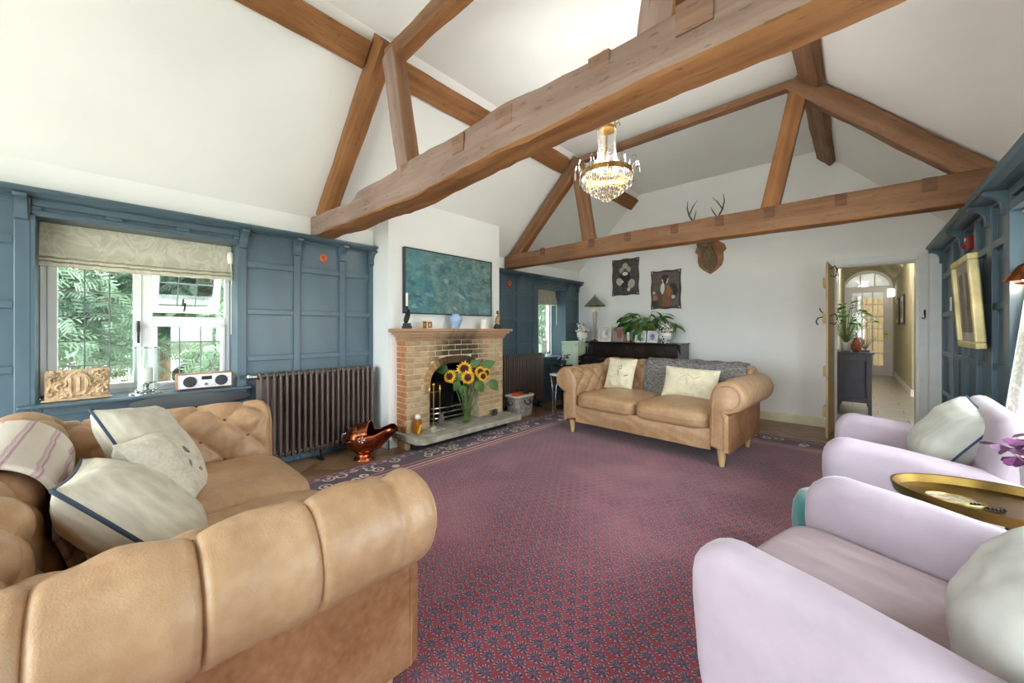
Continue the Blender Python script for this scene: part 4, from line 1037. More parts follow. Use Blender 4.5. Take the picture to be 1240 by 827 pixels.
B().lathe([(.05, 0), (.07, .05), (.075, .10), (.068, .10), (.06, .05)], n=20).build('pot', M['charcoal'], ox, smooth=50)
r = random.Random(5); hm = []
for k in range(3):
    b = B(); pts = [(0, 0, 0), (.028, .03, .006), (.05, .026, .004), (.056, .012, 0), (.05, 0, -.003), (.056, -.012, 0), (.05, -.026, .004), (.028, -.03, .006)]
    b.add(pts, [(0, 1, 2, 3, 4), (0, 4, 5, 6, 7)]); hm.append(b.mesh('leaf', M['purple']))
sb = B()
for i in range(17):
    a = i * 2.4; el = R(r.uniform(25, 75)); L = r.uniform(.14, .24)
    if i < 5: a = R(170) + (i - 2) * .45; el = R(30 + 12 * i); L = .2 + .03 * (i % 2)
    p1 = Vector((math.cos(a) * math.cos(el), math.sin(a) * math.cos(el), math.sin(el))) * L + Vector((0, 0, .09))
    sb.tube([(0, 0, .09), p1 * .5 + Vector((0, 0, .06)), p1], .0022, 5)
    for k in range(3): place('leaf', hm[k], ox, p1, (r.uniform(-.3, .3), R(r.uniform(10, 50)), a + k * TAU / 3))
sb.build('stems', plain('pink_stem', (170, 112, 110), .5), ox, smooth=60)
pf = thing('footstool', 'round teal velvet footstool with button pleats between the armchairs', 'footstool', (-.035, 2.56, .012))
def wobf(t, z): return 1 + .025 * abs(math.sin(t * PI * 14)) * (1 if .06 < z < .36 else .3)
B().lathe([(.17, .0), (.21, .02), (.22, .10), (.215, .19), (.222, .28), (.22, .36), (.20, .41), (.10, .435), (.01, .43)], n=84, wob=wobf).build('body', M['teal'], pf, smooth=70)
B().tube([(.222 * math.cos(TAU * i / 60), .222 * math.sin(TAU * i / 60), .19) for i in range(60)], .008, 6, closed=True).build('band', M['teal'], pf, smooth=60); B().ball((0, 0, .433), .02, 8, sz=.5).build('button', M['teal'], pf, smooth=60)

# ================================================================== RADIATORS
def radiator(label, y0, n, pitch, zt=.905, x=-3.985):
    t = thing('column_radiator', label, 'radiator', (x, y0, 0)); b = B()
    for dx in (-.05, 0, .05): b.tube([(dx, 0, .16), (dx, 0, zt - .06)], .0125, 10)
    for z, sg in ((.13, -1), (zt - .03, 1)):
        pts = [(-.05 + .0, 0, z - sg * .03), (-.045, 0, z), (-.02, 0, z + sg * .02), (.02, 0, z + sg * .02), (.045, 0, z), (.05, 0, z - sg * .03)]
        b.tube(pts, .0125, 10); b.tube([(0, -pitch / 2, z), (0, pitch / 2, z)], .024, 10)
    me = b.mesh('column', M['radiator'], 60)
    for i in range(n): place('column', me, t, (0, i * pitch, 0))
    for i in (1, n // 2, n - 2):
        B().box(-.06, .06, -.02, .02, 0, .012).tube([(0, 0, .01), (0, 0, .1)], .012, 8).build('foot', M['black'], t, loc=(0, i * pitch, 0))
    B().tube([(0, -.02, zt - .03), (0, -.06, zt - .03)], .022, 10).ball((0, -.075, zt - .03), .026, 8).build('vent_valve', M['steel'], t, smooth=50)
    B().tube([(0, 0, .13), (0, -.06, .13), (0, -.06, 0)], .009, 8).build('pipe', M['steel'], t, smooth=60)
    return t
radiator('bronze column radiator under the blue panels beside the wide window', 1.0, 21, .0525)
radiator('bronze column radiator behind the wicker basket', 4.17, 19, .0525)

# copper coal scuttle
cs = thing('coal_scuttle', 'polished copper helmet coal scuttle on the parquet beside the chimney breast', 'coal scuttle', (-3.68, 1.83, 0), (0, 0, R(48)))
secs = [(-.175, .02, .215, 0), (-.16, .08, .21, 0), (-.115, .125, .205, 0), (-.05, .150, .20, 0), (.0, .152, .20, 62), (.06, .142, .205, 66), (.12, .122, .225, 72), (.18, .098, .265, 76), (.235, .078, .300, 80), (.275, .058, .315, 84), (.30, .036, .312, 86)]
rows = []
for x, r_, zc, op in secs:
    rows.append([(x + (.04 * max(0, -math.cos(R(op) + (TAU - 2 * R(op)) * j / 28)) if x > .1 else 0), r_ * (1 + .75 * max(0, (x - .06) / .21)) * math.sin(R(op) + (TAU - 2 * R(op)) * j / 28), zc + r_ * 1.02 * math.cos(R(op) + (TAU - 2 * R(op)) * j / 28)) for j in range(29)])
o = B().grid(rows, cap0=True).build('body', M['copper'], cs, smooth=60); md = o.modifiers.new('t', 'SOLIDIFY'); md.thickness = .004
B().lathe([(.098, 0), (.095, .010), (.075, .022), (.06, .045), (.065, .065), (.08, .08)], n=28).build('foot', M['copper'], cs, smooth=50)
rows = [[(-.11 + .16 * i / 8 + .01, (.132 + .02 * (i / 8)) * math.sin(a), .205 + (.134 + .045 * i / 8) * math.cos(a)) for a in [R(-75 + 150 * j / 16) for j in range(17)]] for i in range(9)]
o = B().grid(rows).build('hood', M['copper'], cs, smooth=60); md = o.modifiers.new('t', 'SOLIDIFY'); md.thickness = .004
B().tube([(-.0, -.15, .22), (-.05, -.185, .22), (-.12, -.17, .21), (-.175, -.1, .205), (-.2, 0, .205), (-.175, .1, .205), (-.12, .17, .21), (0, .155, .22)], .006, 8).build('carrying_handle', M['copper'], cs, smooth=60)
B().tube([(-.16, 0, .26), (-.215, 0, .25), (-.22, 0, .19), (-.165, 0, .17)], .008, 8).build('rear_handle', M['steel'], cs, smooth=60)
b = B()
for k in range(5): b.ball((.02 + .025 * math.cos(k * 1.256), -.158, .225 + .025 * math.sin(k * 1.256)), .013, 5)
b.build('rosette', M['steel'], cs, smooth=60)

# hearth things
am = thing('amber_ornament', 'amber glass ornament with a pale round stopper at the end of the hearth', 'ornament', (-3.50, 2.34, .18))
amb = Mt('amber_glass', .1); amb.color((214, 140, 40)); amb.set(Transmission_Weight=.6, IOR=1.45)
box('block', amb.m, -.04, .04, -.035, .035, .001, .15, am, .012, 3); B().ball((0, 0, .178), .03, 10).build('stopper', M['cream'], am, smooth=60)
b = B().prism([(-.03, .01), (-.01, .01), (.03, .1), (.0, .1)], .0405, .045, 'x'); b.build('label_tag', plain('yellow_tag', (236, 176, 60), .5), am)
ft = thing('fire_tools', 'brass and steel companion set of fire tools standing on the hearth', 'fire tools', (-3.50, 2.55, .18))
B().prism([(-.085, -.085), (.085, -.085), (.085, .085), (-.085, .085)], 0, .016, 'z').lathe([(.05, .016), (.03, .035), (.012, .045)], n=16).build('foot', M['stone'], ft)
B().tube([(0, 0, .03), (0, 0, .5)], .007, 8).ball((0, 0, .505), .018, 8).tube([(0, -.075, .42), (0, .075, .42)], .006, 8).build('stand', M['brass'], ft, smooth=60)
for k, y in enumerate((-.07, .07, -.035)):
    x = .02 if k < 2 else -.03
    B().tube([(x, y, .06), (x, y, .46)], .0045, 6).lathe([(.006, .40), (.011, .42), (.012, .46), (.006, .48)], (x, y, 0), 10).ball((x, y, .485), .013, 6).build(('poker', 'brush', 'tongs')[k], M['brass'], ft, smooth=60)
B().prism([(.03, .05), (.11, .05), (.10, .15), (.085, .19), (.055, .19), (.04, .15)], .045, .05, 'x').build('shovel', M['steel'], ft)
B().lathe([(.02, .05), (.026, .06), (.022, .13), (.012, .15)], (.02, .07, 0), 12).build('brush_head', plain('dark_bristle', (46, 36, 30), .9), ft)
pc = thing('photo_block', 'small dark photo block on the right end of the hearth', 'photo', (-3.50, 3.52, .18), (0, 0, R(20)))
box('block', M['darkframe'], -.02, .02, -.04, .04, .001, .075, pc, .004); box('photo', paint('photo_block_print', (90, 80, 90), [(0, .04, .02, .025, 0, (190, 170, 170)), (0, .01, .03, .02, 0, (50, 50, 70))], axes=(1, 2)), .0205, .022, -.034, .034, .006, .07, pc)
va = thing('flower_vase', 'tall flared clear glass vase on the hearth holding sunflowers', 'vase', (-3.47, 3.0, .181))
gl = Mt('vase_glass', .02); gl.color((225, 240, 228)); gl.set(Transmission_Weight=1.0, IOR=1.2)
B().lathe([(.05, .001), (.058, .01), (.062, .1), (.07, .25), (.088, .40), (.085, .40), (.067, .25), (.058, .1), (.052, .015)], n=28).build('glass_body', M['clear'], va, smooth=60)
B().lathe([(.05, .016), (.056, .1), (.06, .17), (.001, .17)], n=24).build('water', pane_mat('vase_water', (236, 244, 214), .04), va, smooth=60)
yel = plain('sunflower_petal', (236, 176, 40), .6, var=.15, scale=30); rb = plain('sunflower_petal_base', (132, 52, 22), .6, var=.2)
FC = Vector((-3.47, 3.0, .181)); toC = Vector((.755, -.655, .12)).normalized()
def sunflower(dx, dz, dy, rad, lab, tilt=(0, 0)):
    """dx = right as seen from the room, dz height above the vase foot, dy towards the room"""
    right = Vector((.655, .755, 0)); fw = Vector((.755, -.655, 0))
    head = right * dx + fw * dy + Vector((0, 0, dz))
    t = thing('sunflower', lab, 'sunflower', FC, (0, 0, 0), 'sunflowers in the hearth vase')
    n_ = (fw + right * tilt[0] + Vector((0, 0, .25 + tilt[1]))).normalized()
    q = n_.to_track_quat('Z', 'Y')
    for ringk, (r0, L, wd, m_, zz) in enumerate(((.035, rad - .032, .017, yel, .0), (.03, rad * .72 - .03, .016, yel, .006), (.028, rad * .55 - .02, .014, rb, .01))):
        b = B(); n = 17 - ringk * 2
        for i in range(n):
            a = TAU * (i + .5 * ringk) / n; ca, sa = math.cos(a), math.sin(a); s_ = Vector((-sa, ca, 0)); d = Vector((ca, sa, 0)); L2 = L * rnd.uniform(.85, 1.1); z_ = Vector((0, 0, 1))
            P = [d * r0 + z_ * zz, d * (r0 + L2 * .4) + s_ * wd + z_ * (zz + .008), d * (r0 + L2) + z_ * (zz - .006 + rnd.uniform(-.01, .012)), d * (r0 + L2 * .4) - s_ * wd + z_ * (zz + .008)]
            b.add(P, [(0, 1, 2, 3)])
        o = b.build('petals', m_, t, loc=head); o.rotation_mode = 'QUATERNION'; o.rotation_quaternion = q
    o = B().lathe([(rad * .48, -.006), (rad * .46, .012), (rad * .3, .02), (.002, .014)], n=20).build('disc', plain('sunflower_disc', (58, 28, 16), .9, var=.4, scale=60), t, smooth=50, loc=head); o.rotation_mode = 'QUATERNION'; o.rotation_quaternion = q
    base = right * dx * -.15 + Vector((0, 0, .03))
    B().tube([base, right * dx * .25 + Vector((0, 0, .30)), head * .8 + Vector((0, 0, .1 * dz)) - n_ * .04, head - n_ * .012], .006, 6).build('stem', M['stem'], t, smooth=60)
    return t, right, fw
for a in ((-.19, .56, .02, .085, 'small sunflower turned away at the left of the bunch', (-.5, 0)), (-.02, .64, .0, .11, 'largest sunflower at the top of the bunch', (0, .3)), (.02, .555, .09, .085, 'dark red centred sunflower at the front of the bunch', (.1, -.15)), (.17, .61, .03, .075, 'sunflower at the upper right of the bunch', (.35, .1)), (.2, .56, .07, .06, 'little sunflower lowest on the right of the bunch', (.4, 0)), (.245, .595, .0, .06, 'half hidden sunflower furthest to the right of the bunch', (.7, 0))): sunflower(*a)
hl_ = []
for k in (1, .8): 
    rows = []
    for i in range(9):
        t = i / 8; w = .062 * k * math.sin(PI * min(1, t ** .75 * .93 + .07)) ** .9; rows.append([(.17 * k * t, -w, -.10 * k * t * t), (.17 * k * t, 0, -.10 * k * t * t - .012), (.17 * k * t, w, -.10 * k * t * t)])
    hl_.append(B().grid(rows).mesh('leaf', plain('sunflower_leaf', (78, 108, 58), .6, var=.2), 60))
lf = thing('sunflower_foliage', 'broad green sunflower leaves fanning out of the hearth vase', 'leaves', FC)
right = Vector((.655, .755, 0)); fw = Vector((.755, -.655, 0)); sb = B()
for dx, dz, dy, ang, tl in ((-.22, .64, -.02, 200, -10), (-.08, .50, .08, 240, 55), (-.02, .46, .1, 300, 70), (.28, .50, .02, 20, 40), (.2, .66, -.06, 60, -30), (.05, .68, -.06, 100, -30), (-.1, .6, .0, 190, 10), (.12, .5, .06, 330, 50), (-.04, .58, .06, 270, 30), (.1, .6, -.02, 40, 0)):
    p = right * dx + fw * dy + Vector((0, 0, dz)); base_a = math.atan2(.755, .655)
    o = place('leaf', hl_[0 if abs(dx) > .1 else 1], lf)
    ax = (right * (-1 if dx < 0 else 1) * math.cos(R(tl)) - Vector((0, 0, 1)) * math.sin(R(tl))).normalized(); az = (fw + Vector((0, 0, .35))).normalized(); ay = az.cross(ax).normalized(); az = ax.cross(ay)
    mt = Matrix((ax, ay, az)).transposed().to_4x4(); mt.translation = p; o.matrix_local = mt
    sb.tube([(0, 0, .03), p * .45 + Vector((0, 0, .06)), p], .005, 6)
sb.build('stems', M['stem'], lf, smooth=60)

# basket
bk = thing('wicker_basket', 'grey wicker basket with a cream cloth lining beside the fireplace', 'basket', (-3.80, 4.36, 0))
rows = []
for i, (k, z) in enumerate(((.86, .0), (.9, .05), (.94, .14), (.98, .24), (1.0, .30), (.95, .30), (.9, .1), (.85, .02))):
    ring = []
    for j in range(72):
        a = TAU * j / 72; f = lambda v: math.copysign(abs(v) ** .4, v); wv = 1 + .012 * math.sin(j * PI) + .012 * (1 if (j + i) % 2 else -1)
        ring.append((.14 * k * wv * f(math.cos(a)), .20 * k * wv * f(math.sin(a)), z))
    rows.append(ring)
B().grid(rows, closed_v=True, cap0=True).build('body', M['wicker'], bk, smooth=30)
ring = [(.143 * math.copysign(abs(math.cos(TAU * j / 60)) ** .4, math.cos(TAU * j / 60)), .203 * math.copysign(abs(math.sin(TAU * j / 60)) ** .4, math.sin(TAU * j / 60)), .30) for j in range(60)]
B().tube(ring, .017, 8, closed=True).sq((0, 0, .285), (.135, .19, .02), .5, .4).build('lining', M['creamcloth'], bk, smooth=60)
for y in (-.205, .205): B().tube([(-.05, y, .22), (-.045, y * 1.1, .19), (0, y * 1.13, .17), (.045, y * 1.1, .19), (.05, y, .22)], .008, 6).build('handle', M['charcoal'], bk, smooth=60)
tg = B().tube([(.143, -.06, .25), (.17, -.055, .2), (.172, 0, .18), (.17, .055, .2), (.143, .06, .25)], .009, 6).build('handle', M['charcoal'], bk, smooth=60)
rd = thing('red_firelighter_pack', 'orange red packet lying on the wicker basket', 'packet', (-3.77, 4.27, .306), (0, 0, R(20)))
box('packet', plain('orange_red_card', (206, 78, 48), .5), -.06, .06, -.09, .09, .001, .05, rd, .015, 3); box('flap', plain('dark_red_card', (160, 50, 36), .5), -.055, .055, -.02, .02, .05, .054, rd)
gv = thing('folded_gloves', 'dark folded gloves lying on the wicker basket', 'gloves', (-3.83, 4.46, .306), (0, 0, R(-15)))
B().sq((0, 0, .032), (.085, .10, .03), .7, .6, fn=lambda p: p + Vector((0, 0, .01 * noise.noise(p * 20)))).build('palm', plain('dark_suede', (62, 58, 56), .9), gv, smooth=60); B().sq((0, -.06, .06), (.05, .06, .02), .8, .7).build('cuff', plain('dark_cuff', (44, 42, 44), .9), gv, smooth=60)

# wire side table
st = thing('wire_side_table', 'round side table with slim chrome branching legs beside the sofa and basket', 'table', (-3.17, 4.60, .012))
B().lathe([(.001, .622), (.19, .622), (.2, .626), (.2, .638), (.195, .642), (.001, .642)], n=40).build('top', M['marble'], st, smooth=40)
B().tube([(.165 * math.cos(TAU * i / 40), .165 * math.sin(TAU * i / 40), .006) for i in range(40)], .006, 8, closed=True).build('base_ring', M['steel'], st, smooth=60)
for i in range(5):
    a = TAU * i / 5 + .4; p = lambda r, z, da=0: (r * math.cos(a + da), r * math.sin(a + da), z)
    B().tube([p(.165, .006), p(.16, .2), p(.158, .36), p(.165, .48, .14), p(.18, .622, .42)], .0065, 6).tube([p(.163, .006, .04), p(.16, .2, .03), p(.158, .36, .02), p(.165, .48, -.14), p(.18, .622, -.42)], .0065, 6).build('leg', M['steel'], st, smooth=60)
vt = thing('violet_stand', 'small dark round table behind the sofa arm carrying a violet', 'table', (-3.62, 5.25, 0))
B().lathe([(.001, .70), (.16, .70), (.16, .72), (.001, .72)], n=28).build('top', M['ebony'], vt, smooth=40); B().lathe([(.14, 0), (.13, .02), (.025, .05), (.02, .70)], n=20).build('pedestal', M['ebony'], vt, smooth=50)
vl = thing('potted_violet', 'small purple flowering pot plant on the dark round table', 'plant', (-3.60, 5.24, .72))
B().lathe([(.035, 0), (.05, .07), (.045, .07), (.035, .03)], n=16).build('pot', M['charcoal'], vl, smooth=50); foliage_plant(vl, 18, .07, .022, M['purple'], .06, 1, 9, (20, 80), .002, .07)

# ================================================================== MANTEL AND CHIMNEY BREAST
tv = thing('wall_picture', 'wide framed abstract teal green picture above the mantelpiece', 'picture', (-3.75, 3.015, 1.856))
b = B()
for y0, y1, z0, z1 in ((-.685, .685, -.375, -.363), (-.685, .685, .363, .375), (-.685, -.673, -.363, .363), (.673, .685, -.363, .363)): b.box(-.034, .012, y0, y1, z0, z1)
b.build('frame', M['darkframe'], tv)
r = random.Random(11); els = []
for i in range(26): els.append((r.uniform(-.6, .6), r.uniform(-.3, .3), r.uniform(.03, .08), r.uniform(.015, .035), r.uniform(-.5, .5), r.choice([(120, 160, 166), (60, 120, 140), (150, 176, 170), (88, 112, 104), (58, 92, 104), (44, 104, 128), (136, 150, 168)])))
pm_ = Mt('abstract_teal_print', .35)
f1 = pm_.noise(3, (1, 1.2, .8), 7, 1.5); f2 = pm_.noise(11, (1, 1.0, 1.5), 6, 1.2)
c = pm_.ramp(f1, [(.3, (66, 90, 92)), (.45, (88, 122, 124)), (.55, (112, 134, 126)), (.7, (140, 166, 166))])
c = pm_.mix(.45, c, pm_.ramp(f2, [(.3, (46, 70, 72)), (.5, (92, 130, 134)), (.72, (150, 178, 176))]))
x_, y_, z_ = pm_.xyz(); c = pm_.mix(((y_ * -1) - .1).m('MAXIMUM', 0).mn(.35), c, (60, 140, 156))
w_ = (pm_.noise(20) - .5) * .7
for cx, cz, rx, rz, a, cl in els:
    ca, sa = math.cos(a), math.sin(a); p = ((y_ - cx) * ca + (z_ - cz) * sa) * (1 / rx); q = ((z_ - cz) * ca - (y_ - cx) * sa) * (1 / rz)
    c = pm_.mix((p.sq() + q.sq() + w_).lt(1.0) * .7, c, cl)
pm_.color(c); pm_.bump(f2, .3)
box('canvas', pm_.m, -.03, .004, -.673, .673, -.363, .363, tv)
def candlestick(y, H, lab, tone):
    t = thing('figurine_candlestick', lab, 'candlestick', (-3.63, y, 1.31))
    box('plinth', M['charcoal'], -.035, .035, -.045, .045, .0, .03, t, .006); box('step', M['charcoal'], -.028, .028, -.036, .036, .03, .06, t, .005)
    B().sq((0, 0, .12), (.026, .03, .062), .8, .8, 16, 12, lambda p: p + Vector((0, .012 * math.sin(p.z * 30), 0))).ball((.01, .012, .19), .02, 8).build('bird', tone, t, smooth=60)
    B().prism([(.0, .07), (.03, .1), (.02, .16), (-.01, .14)], -.03, -.02, 'x').build('wing', M['gilt'], t); B().lathe([(.02, .205), (.024, .212), (.012, .22), (.014, .235), (.017, .245)], n=14).build('cup', M['darkframe'], t, smooth=50)
    B().lathe([(.0125, .24), (.0125, H - .004), (.004, H)], n=14).tube([(0, 0, H), (.001, 0, H + .008)], .001, 4).build('candle', M['cream'], t, smooth=50)
candlestick(2.29, .39, 'black and gold bird candlestick with a tall candle, on the near end of the mantel', M['black'])
candlestick(3.70, .36, 'tan and gold bird candlestick with a shorter candle, on the far end of the mantel', plain('tan_bird', (164, 128, 84), .5, var=.25, scale=20))
sf = thing('small_double_frame', 'tiny hinged double photo frame on the mantelpiece', 'photo frame', (-3.60, 2.53, 1.31))
for k, (y, rz) in enumerate(((-.036, 12), (.036, -12))):
    o = box('frame_leaf', M['gilt'], -.006, .006, y - .033, y + .033, 0, .085, sf, .002); o.rotation_euler = (0, 0, R(rz))
    p_ = box('photo', paint('tiny_photo_%d' % k, (120, 84, 74), [(0, 0, .012, .02, 0, (200, 170, 150))], axes=(1, 2)), .0065, .008, -.025, .025, -.034, .034, o)
bv = thing('blue_vase', 'pale blue porcelain vase with white blossoms on the mantelpiece', 'vase', (-3.63, 2.97, 1.31))
wb = Mt('blue_white_glaze', .12); f = wb.voronoi(16); wb.color(wb.mix(f.lt(.22), wb.ramp(wb.noise(5), [(.3, (126, 156, 204)), (.7, (188, 204, 226))]), (240, 240, 238)))
B().lathe([(.035, 0), (.04, .006), (.062, .05), (.083, .10), (.08, .135), (.055, .165), (.045, .172), (.05, .18), (.042, .18), (.04, .165), (.06, .12), (.05, .02)], n=30).build('body', wb.m, bv, smooth=50)
B().tube([(0, 0, .1), (-.005, -.01, .2), (.0, -.015, .245)], .003, 5).build('stem', M['stem'], bv); B().ball((0, -.015, .25), .018, 6).ball((.01, .0, .235), .012, 6).build('bud', plain('pink_bud', (206, 150, 150), .6), bv, smooth=60)
wc = thing('pillar_candle', 'short white pillar candle on the mantelpiece', 'candle', (-3.63, 3.44, 1.31))
B().lathe([(.042, 0), (.042, .115), (.036, .12), (.01, .112)], n=24).build('wax', M['cream'], wc, smooth=50); B().tube([(0, 0, .11), (.002, 0, .128)], .0015, 5).build('wick', M['black'], wc)

# medallions, switch, alarm
for y, lab, rr in ((1.615, 'round red and gold plaque on the blue panel above the radiator beside the wide window', .042), (4.50, 'round red plaque on the dark panel above the radiator behind the basket', .048)):
    t = thing('wall_plaque', lab, 'plaque', (BX + .0045, y, 2.05), (0, R(90), 0))
    B().lathe([(.001, .004), (rr * .6, .008), (rr * .8, .014), (rr, .010), (rr, 0)], n=28).build('disc', plain('red_gold_enamel', (176, 66, 48), .4, var=.3, scale=50), t, smooth=50); B().tube([(rr * .7 * math.cos(TAU * i / 24), rr * .7 * math.sin(TAU * i / 24), .012) for i in range(24)], .003, 5, closed=True).build('rim', M['gilt'], t, smooth=60)
sw = thing('light_switch', 'white rectangular light switch on the blue panelling by the doorway', 'light switch', (RXF - .003, 5.87, 1.56))
box('plate', M['white'], -.008, 0, -.045, .045, -.07, .07, sw, .002); box('rocker', M['porcelain'], -.012, -.008, -.015, .015, -.025, .025, sw, .001)
ra = thing('alarm_sounder', 'small red fire alarm call point high on the panel above the gilt picture', 'alarm', (RBX - .012, 5.10, 2.05))
box('housing', M['red'], -.045, 0, -.04, .04, -.06, .06, ra, .012, 3); box('label_plate', M['white'], -.048, -.045, -.03, .03, .02, .045, ra); B().ball((-.045, 0, -.03), .022, 8).build('lens', M['red'], ra, smooth=60)

# gilt picture hanging off the right wall
gp = thing('gilt_picture', 'tall gilt framed drawing hanging tilted from the blue right wall', 'picture', (.69, 4.59, 1.16), (0, R(-3.5), 0))
b = B(); hw, hh, fw_ = .335, .70, .048
for y0, y1, z0, z1 in ((-hw, hw, 0, fw_), (-hw, hw, hh - fw_, hh), (-hw, -hw + fw_, fw_, hh - fw_), (hw - fw_, hw, fw_, hh - fw_)): b.box(-.055, 0, y0, y1, z0, z1)
b.build('frame', plain('pale_gold', (224, 206, 150), .4, .2, var=.1), gp, bevel=.01, segs=3)
box('mount', plain('grey_mount', (178, 170, 160), .8), -.03, -.006, -hw + fw_, hw - fw_, fw_, hh - fw_, gp)
box('drawing', paint('figure_drawing', (120, 108, 96), [(0, .1, .05, .16, .05, (186, 172, 154)), (.0, .24, .03, .05, 0, (196, 182, 164)), (.03, -.1, .06, .14, -.1, (160, 146, 130)), (-.06, .0, .02, .2, .1, (92, 82, 72))], axes=(1, 2)), -.034, -.03, -.19, .19, .12, .58, gp)

# ================================================================== BACK WALL
def poster(label, x0, x1, z0, z1, ells, base, k, rim):
    t = thing('wall_print', label, 'print', ((x0 + x1) / 2, YB - .004, (z0 + z1) / 2)); hw, hh = (x1 - x0) / 2, (z1 - z0) / 2
    pts = []
    for i in range(80):
        a = i / 80 * 4; sd, f = int(a), a - int(a); q = [(-hw + 2 * hw * f, -hh), (hw, -hh + 2 * hh * f), (hw - 2 * hw * f, hh), (-hw, hh - 2 * hh * f)][sd]
        o_ = .006 * math.cos(f * TAU * 2); pts.append((q[0] * (1 + o_ / hw), q[1] * (1 + o_ / hh)))
    B().prism(pts, -.012, .003).build('sheet', rim, t)
    box('image', paint('portrait_print_%d' % k, base, ells, .5, .2, 16), -hw + .03, hw - .03, -.016, -.012, -hh + .035, hh - .035, t)
    b = B()
    for sx in (-1, 1):
        for sz in (-1, 1): b.ball((sx * (hw - .022), -.013, sz * (hh - .025)), .016, 6, sy=.5)
    b.build('corner_ornaments', plain('print_corner_%d' % k, (168, 160, 150), .5), t, smooth=60)
poster('grey ornate bordered print of a poodle in a dark coat', -3.382, -2.87, 1.928, 2.59, [(0, .2, .05, .055, 0, (206, 196, 180)), (-.06, .12, .055, .06, 0, (190, 180, 164)), (.06, .13, .05, .055, 0, (196, 186, 170)), (0, .12, .03, .04, 0, (120, 112, 104)), (0, -.04, .11, .16, 0, (30, 30, 32)), (0, .06, .055, .035, 0, (236, 234, 230)), (-.11, -.08, .06, .07, .3, (206, 202, 194)), (.12, -.13, .065, .085, -.3, (200, 196, 188)), (0, -.16, .02, .12, -.5, (60, 58, 58)), (.07, -.23, .03, .035, 0, (220, 216, 210)), (-.05, -.08, .03, .015, -.5, (236, 232, 226))], (84, 80, 78), 1, plain('dark_print_border', (74, 70, 70), .5, var=.25, scale=40))
poster('colour print of a small dog in a patterned coat and white shirt', -2.646, -2.149, 1.653, 2.305, [(-.01, .22, .06, .03, 0, (50, 46, 46)), (-.02, .15, .055, .06, 0, (56, 48, 46)), (-.05, .15, .012, .03, .2, (220, 212, 200)), (.03, .14, .012, .05, -.3, (222, 214, 202)), (.13, 0, .07, .1, .3, (40, 42, 42)), (.02, -.12, .11, .2, 0, (150, 96, 62)), (-.05, .02, .035, .1, -.1, (232, 230, 226)), (.05, -.02, .04, .1, .1, (178, 112, 66)), (-.1, -.18, .05, .16, 0, (110, 84, 66)), (-.19, -.14, .06, .05, .3, (190, 120, 96)), (-.2, -.05, .03, .03, 0, (190, 196, 190)), (-.18, -.24, .07, .06, 0, (60, 74, 54)), (.13, -.13, .03, .03, 0, (210, 214, 216)), (.17, -.2, .02, .1, -.5, (120, 108, 112))], (104, 94, 84), 2, plain('brown_print_border', (70, 56, 54), .5, var=.3, scale=40))

# deer trophy
dr = thing('deer_trophy', 'mounted deer head with antlers on a wooden shield', 'trophy', (-1.70, YB, 2.4))
sh = [(-.10, .29), (-.2, .22), (-.225, .14), (-.185, .10), (-.185, -.02), (-.16, -.10), (-.09, -.17), (0, -.23), (.09, -.17), (.16, -.10), (.185, -.02), (.185, .10), (.225, .14), (.2, .22), (.10, .29)]
B().prism(sh, -.03, -.001).build('shield', plain('oak_shield', (150, 104, 62), .5, var=.15, scale=10), dr, bevel=.008)
furm = plain('deer_fur', (122, 104, 78), .95, var=.2, scale=40, stretch=(1, 1, .3), bump=.6, bscale=70)
rows = []
for i in range(15):
    t = i / 14; cyy = -.03 - .34 * t; cz = -.05 + .30 * t ** 1.2; rx = .10 * (1 - .32 * t); rz = .125 * (1 - .42 * t)
    rows.append([(rx * math.cos(TAU * j / 24) * (1 + .05 * noise.noise(Vector((j, i, 0)))), cyy - .3 * rz * math.sin(TAU * j / 24) * t, cz + rz * math.sin(TAU * j / 24)) for j in range(24)])
for t in (.2, .45, .7, .9, 1.0):
    cyy = -.37 - .22 * t; cz = .23 - .10 * t; rx = .08 - .045 * t
    rows.append([(rx * math.cos(TAU * j / 24), cyy - .04 * math.sin(TAU * j / 24), cz + rx * 1.1 * math.sin(TAU * j / 24)) for j in range(24)])
B().grid(rows, closed_v=True, cap0=True, cap1=True).build('head', furm, dr, smooth=60)
for s_ in (-1, 1):
    B().sq((0, 0, 0), (.075, .012, .032), .8, .9, 14, 8).build('ear', furm, dr, smooth=60, loc=(s_ * .13, -.33, .31), rot=(0, R(-18 * s_), 0))
    B().ball((s_ * .062, -.45, .25), .013, 6).build('eye', M['black'], dr, smooth=60)
    P = [(s_ * .05, -.32, .31), (s_ * .09, -.31, .42), (s_ * .17, -.30, .56), (s_ * .235, -.29, .68), (s_ * .26, -.29, .80), (s_ * .25, -.3, .90)]
    b = B().tube(P, [.018, .016, .014, .012, .009, .003], 8)
    b.tube([P[2], (s_ * .12, -.36, .66), (s_ * .10, -.38, .72)], [.011, .008, .002], 6); b.tube([P[3], (s_ * .17, -.31, .80), (s_ * .10, -.32, .88)], [.010, .008, .002], 6); b.tube([P[1], (s_ * .07, -.4, .46), (s_ * .07, -.45, .52)], [.010, .007, .002], 6)
    b.build('antler', plain('antler_horn', (92, 72, 50), .6, var=.2), dr, smooth=60)

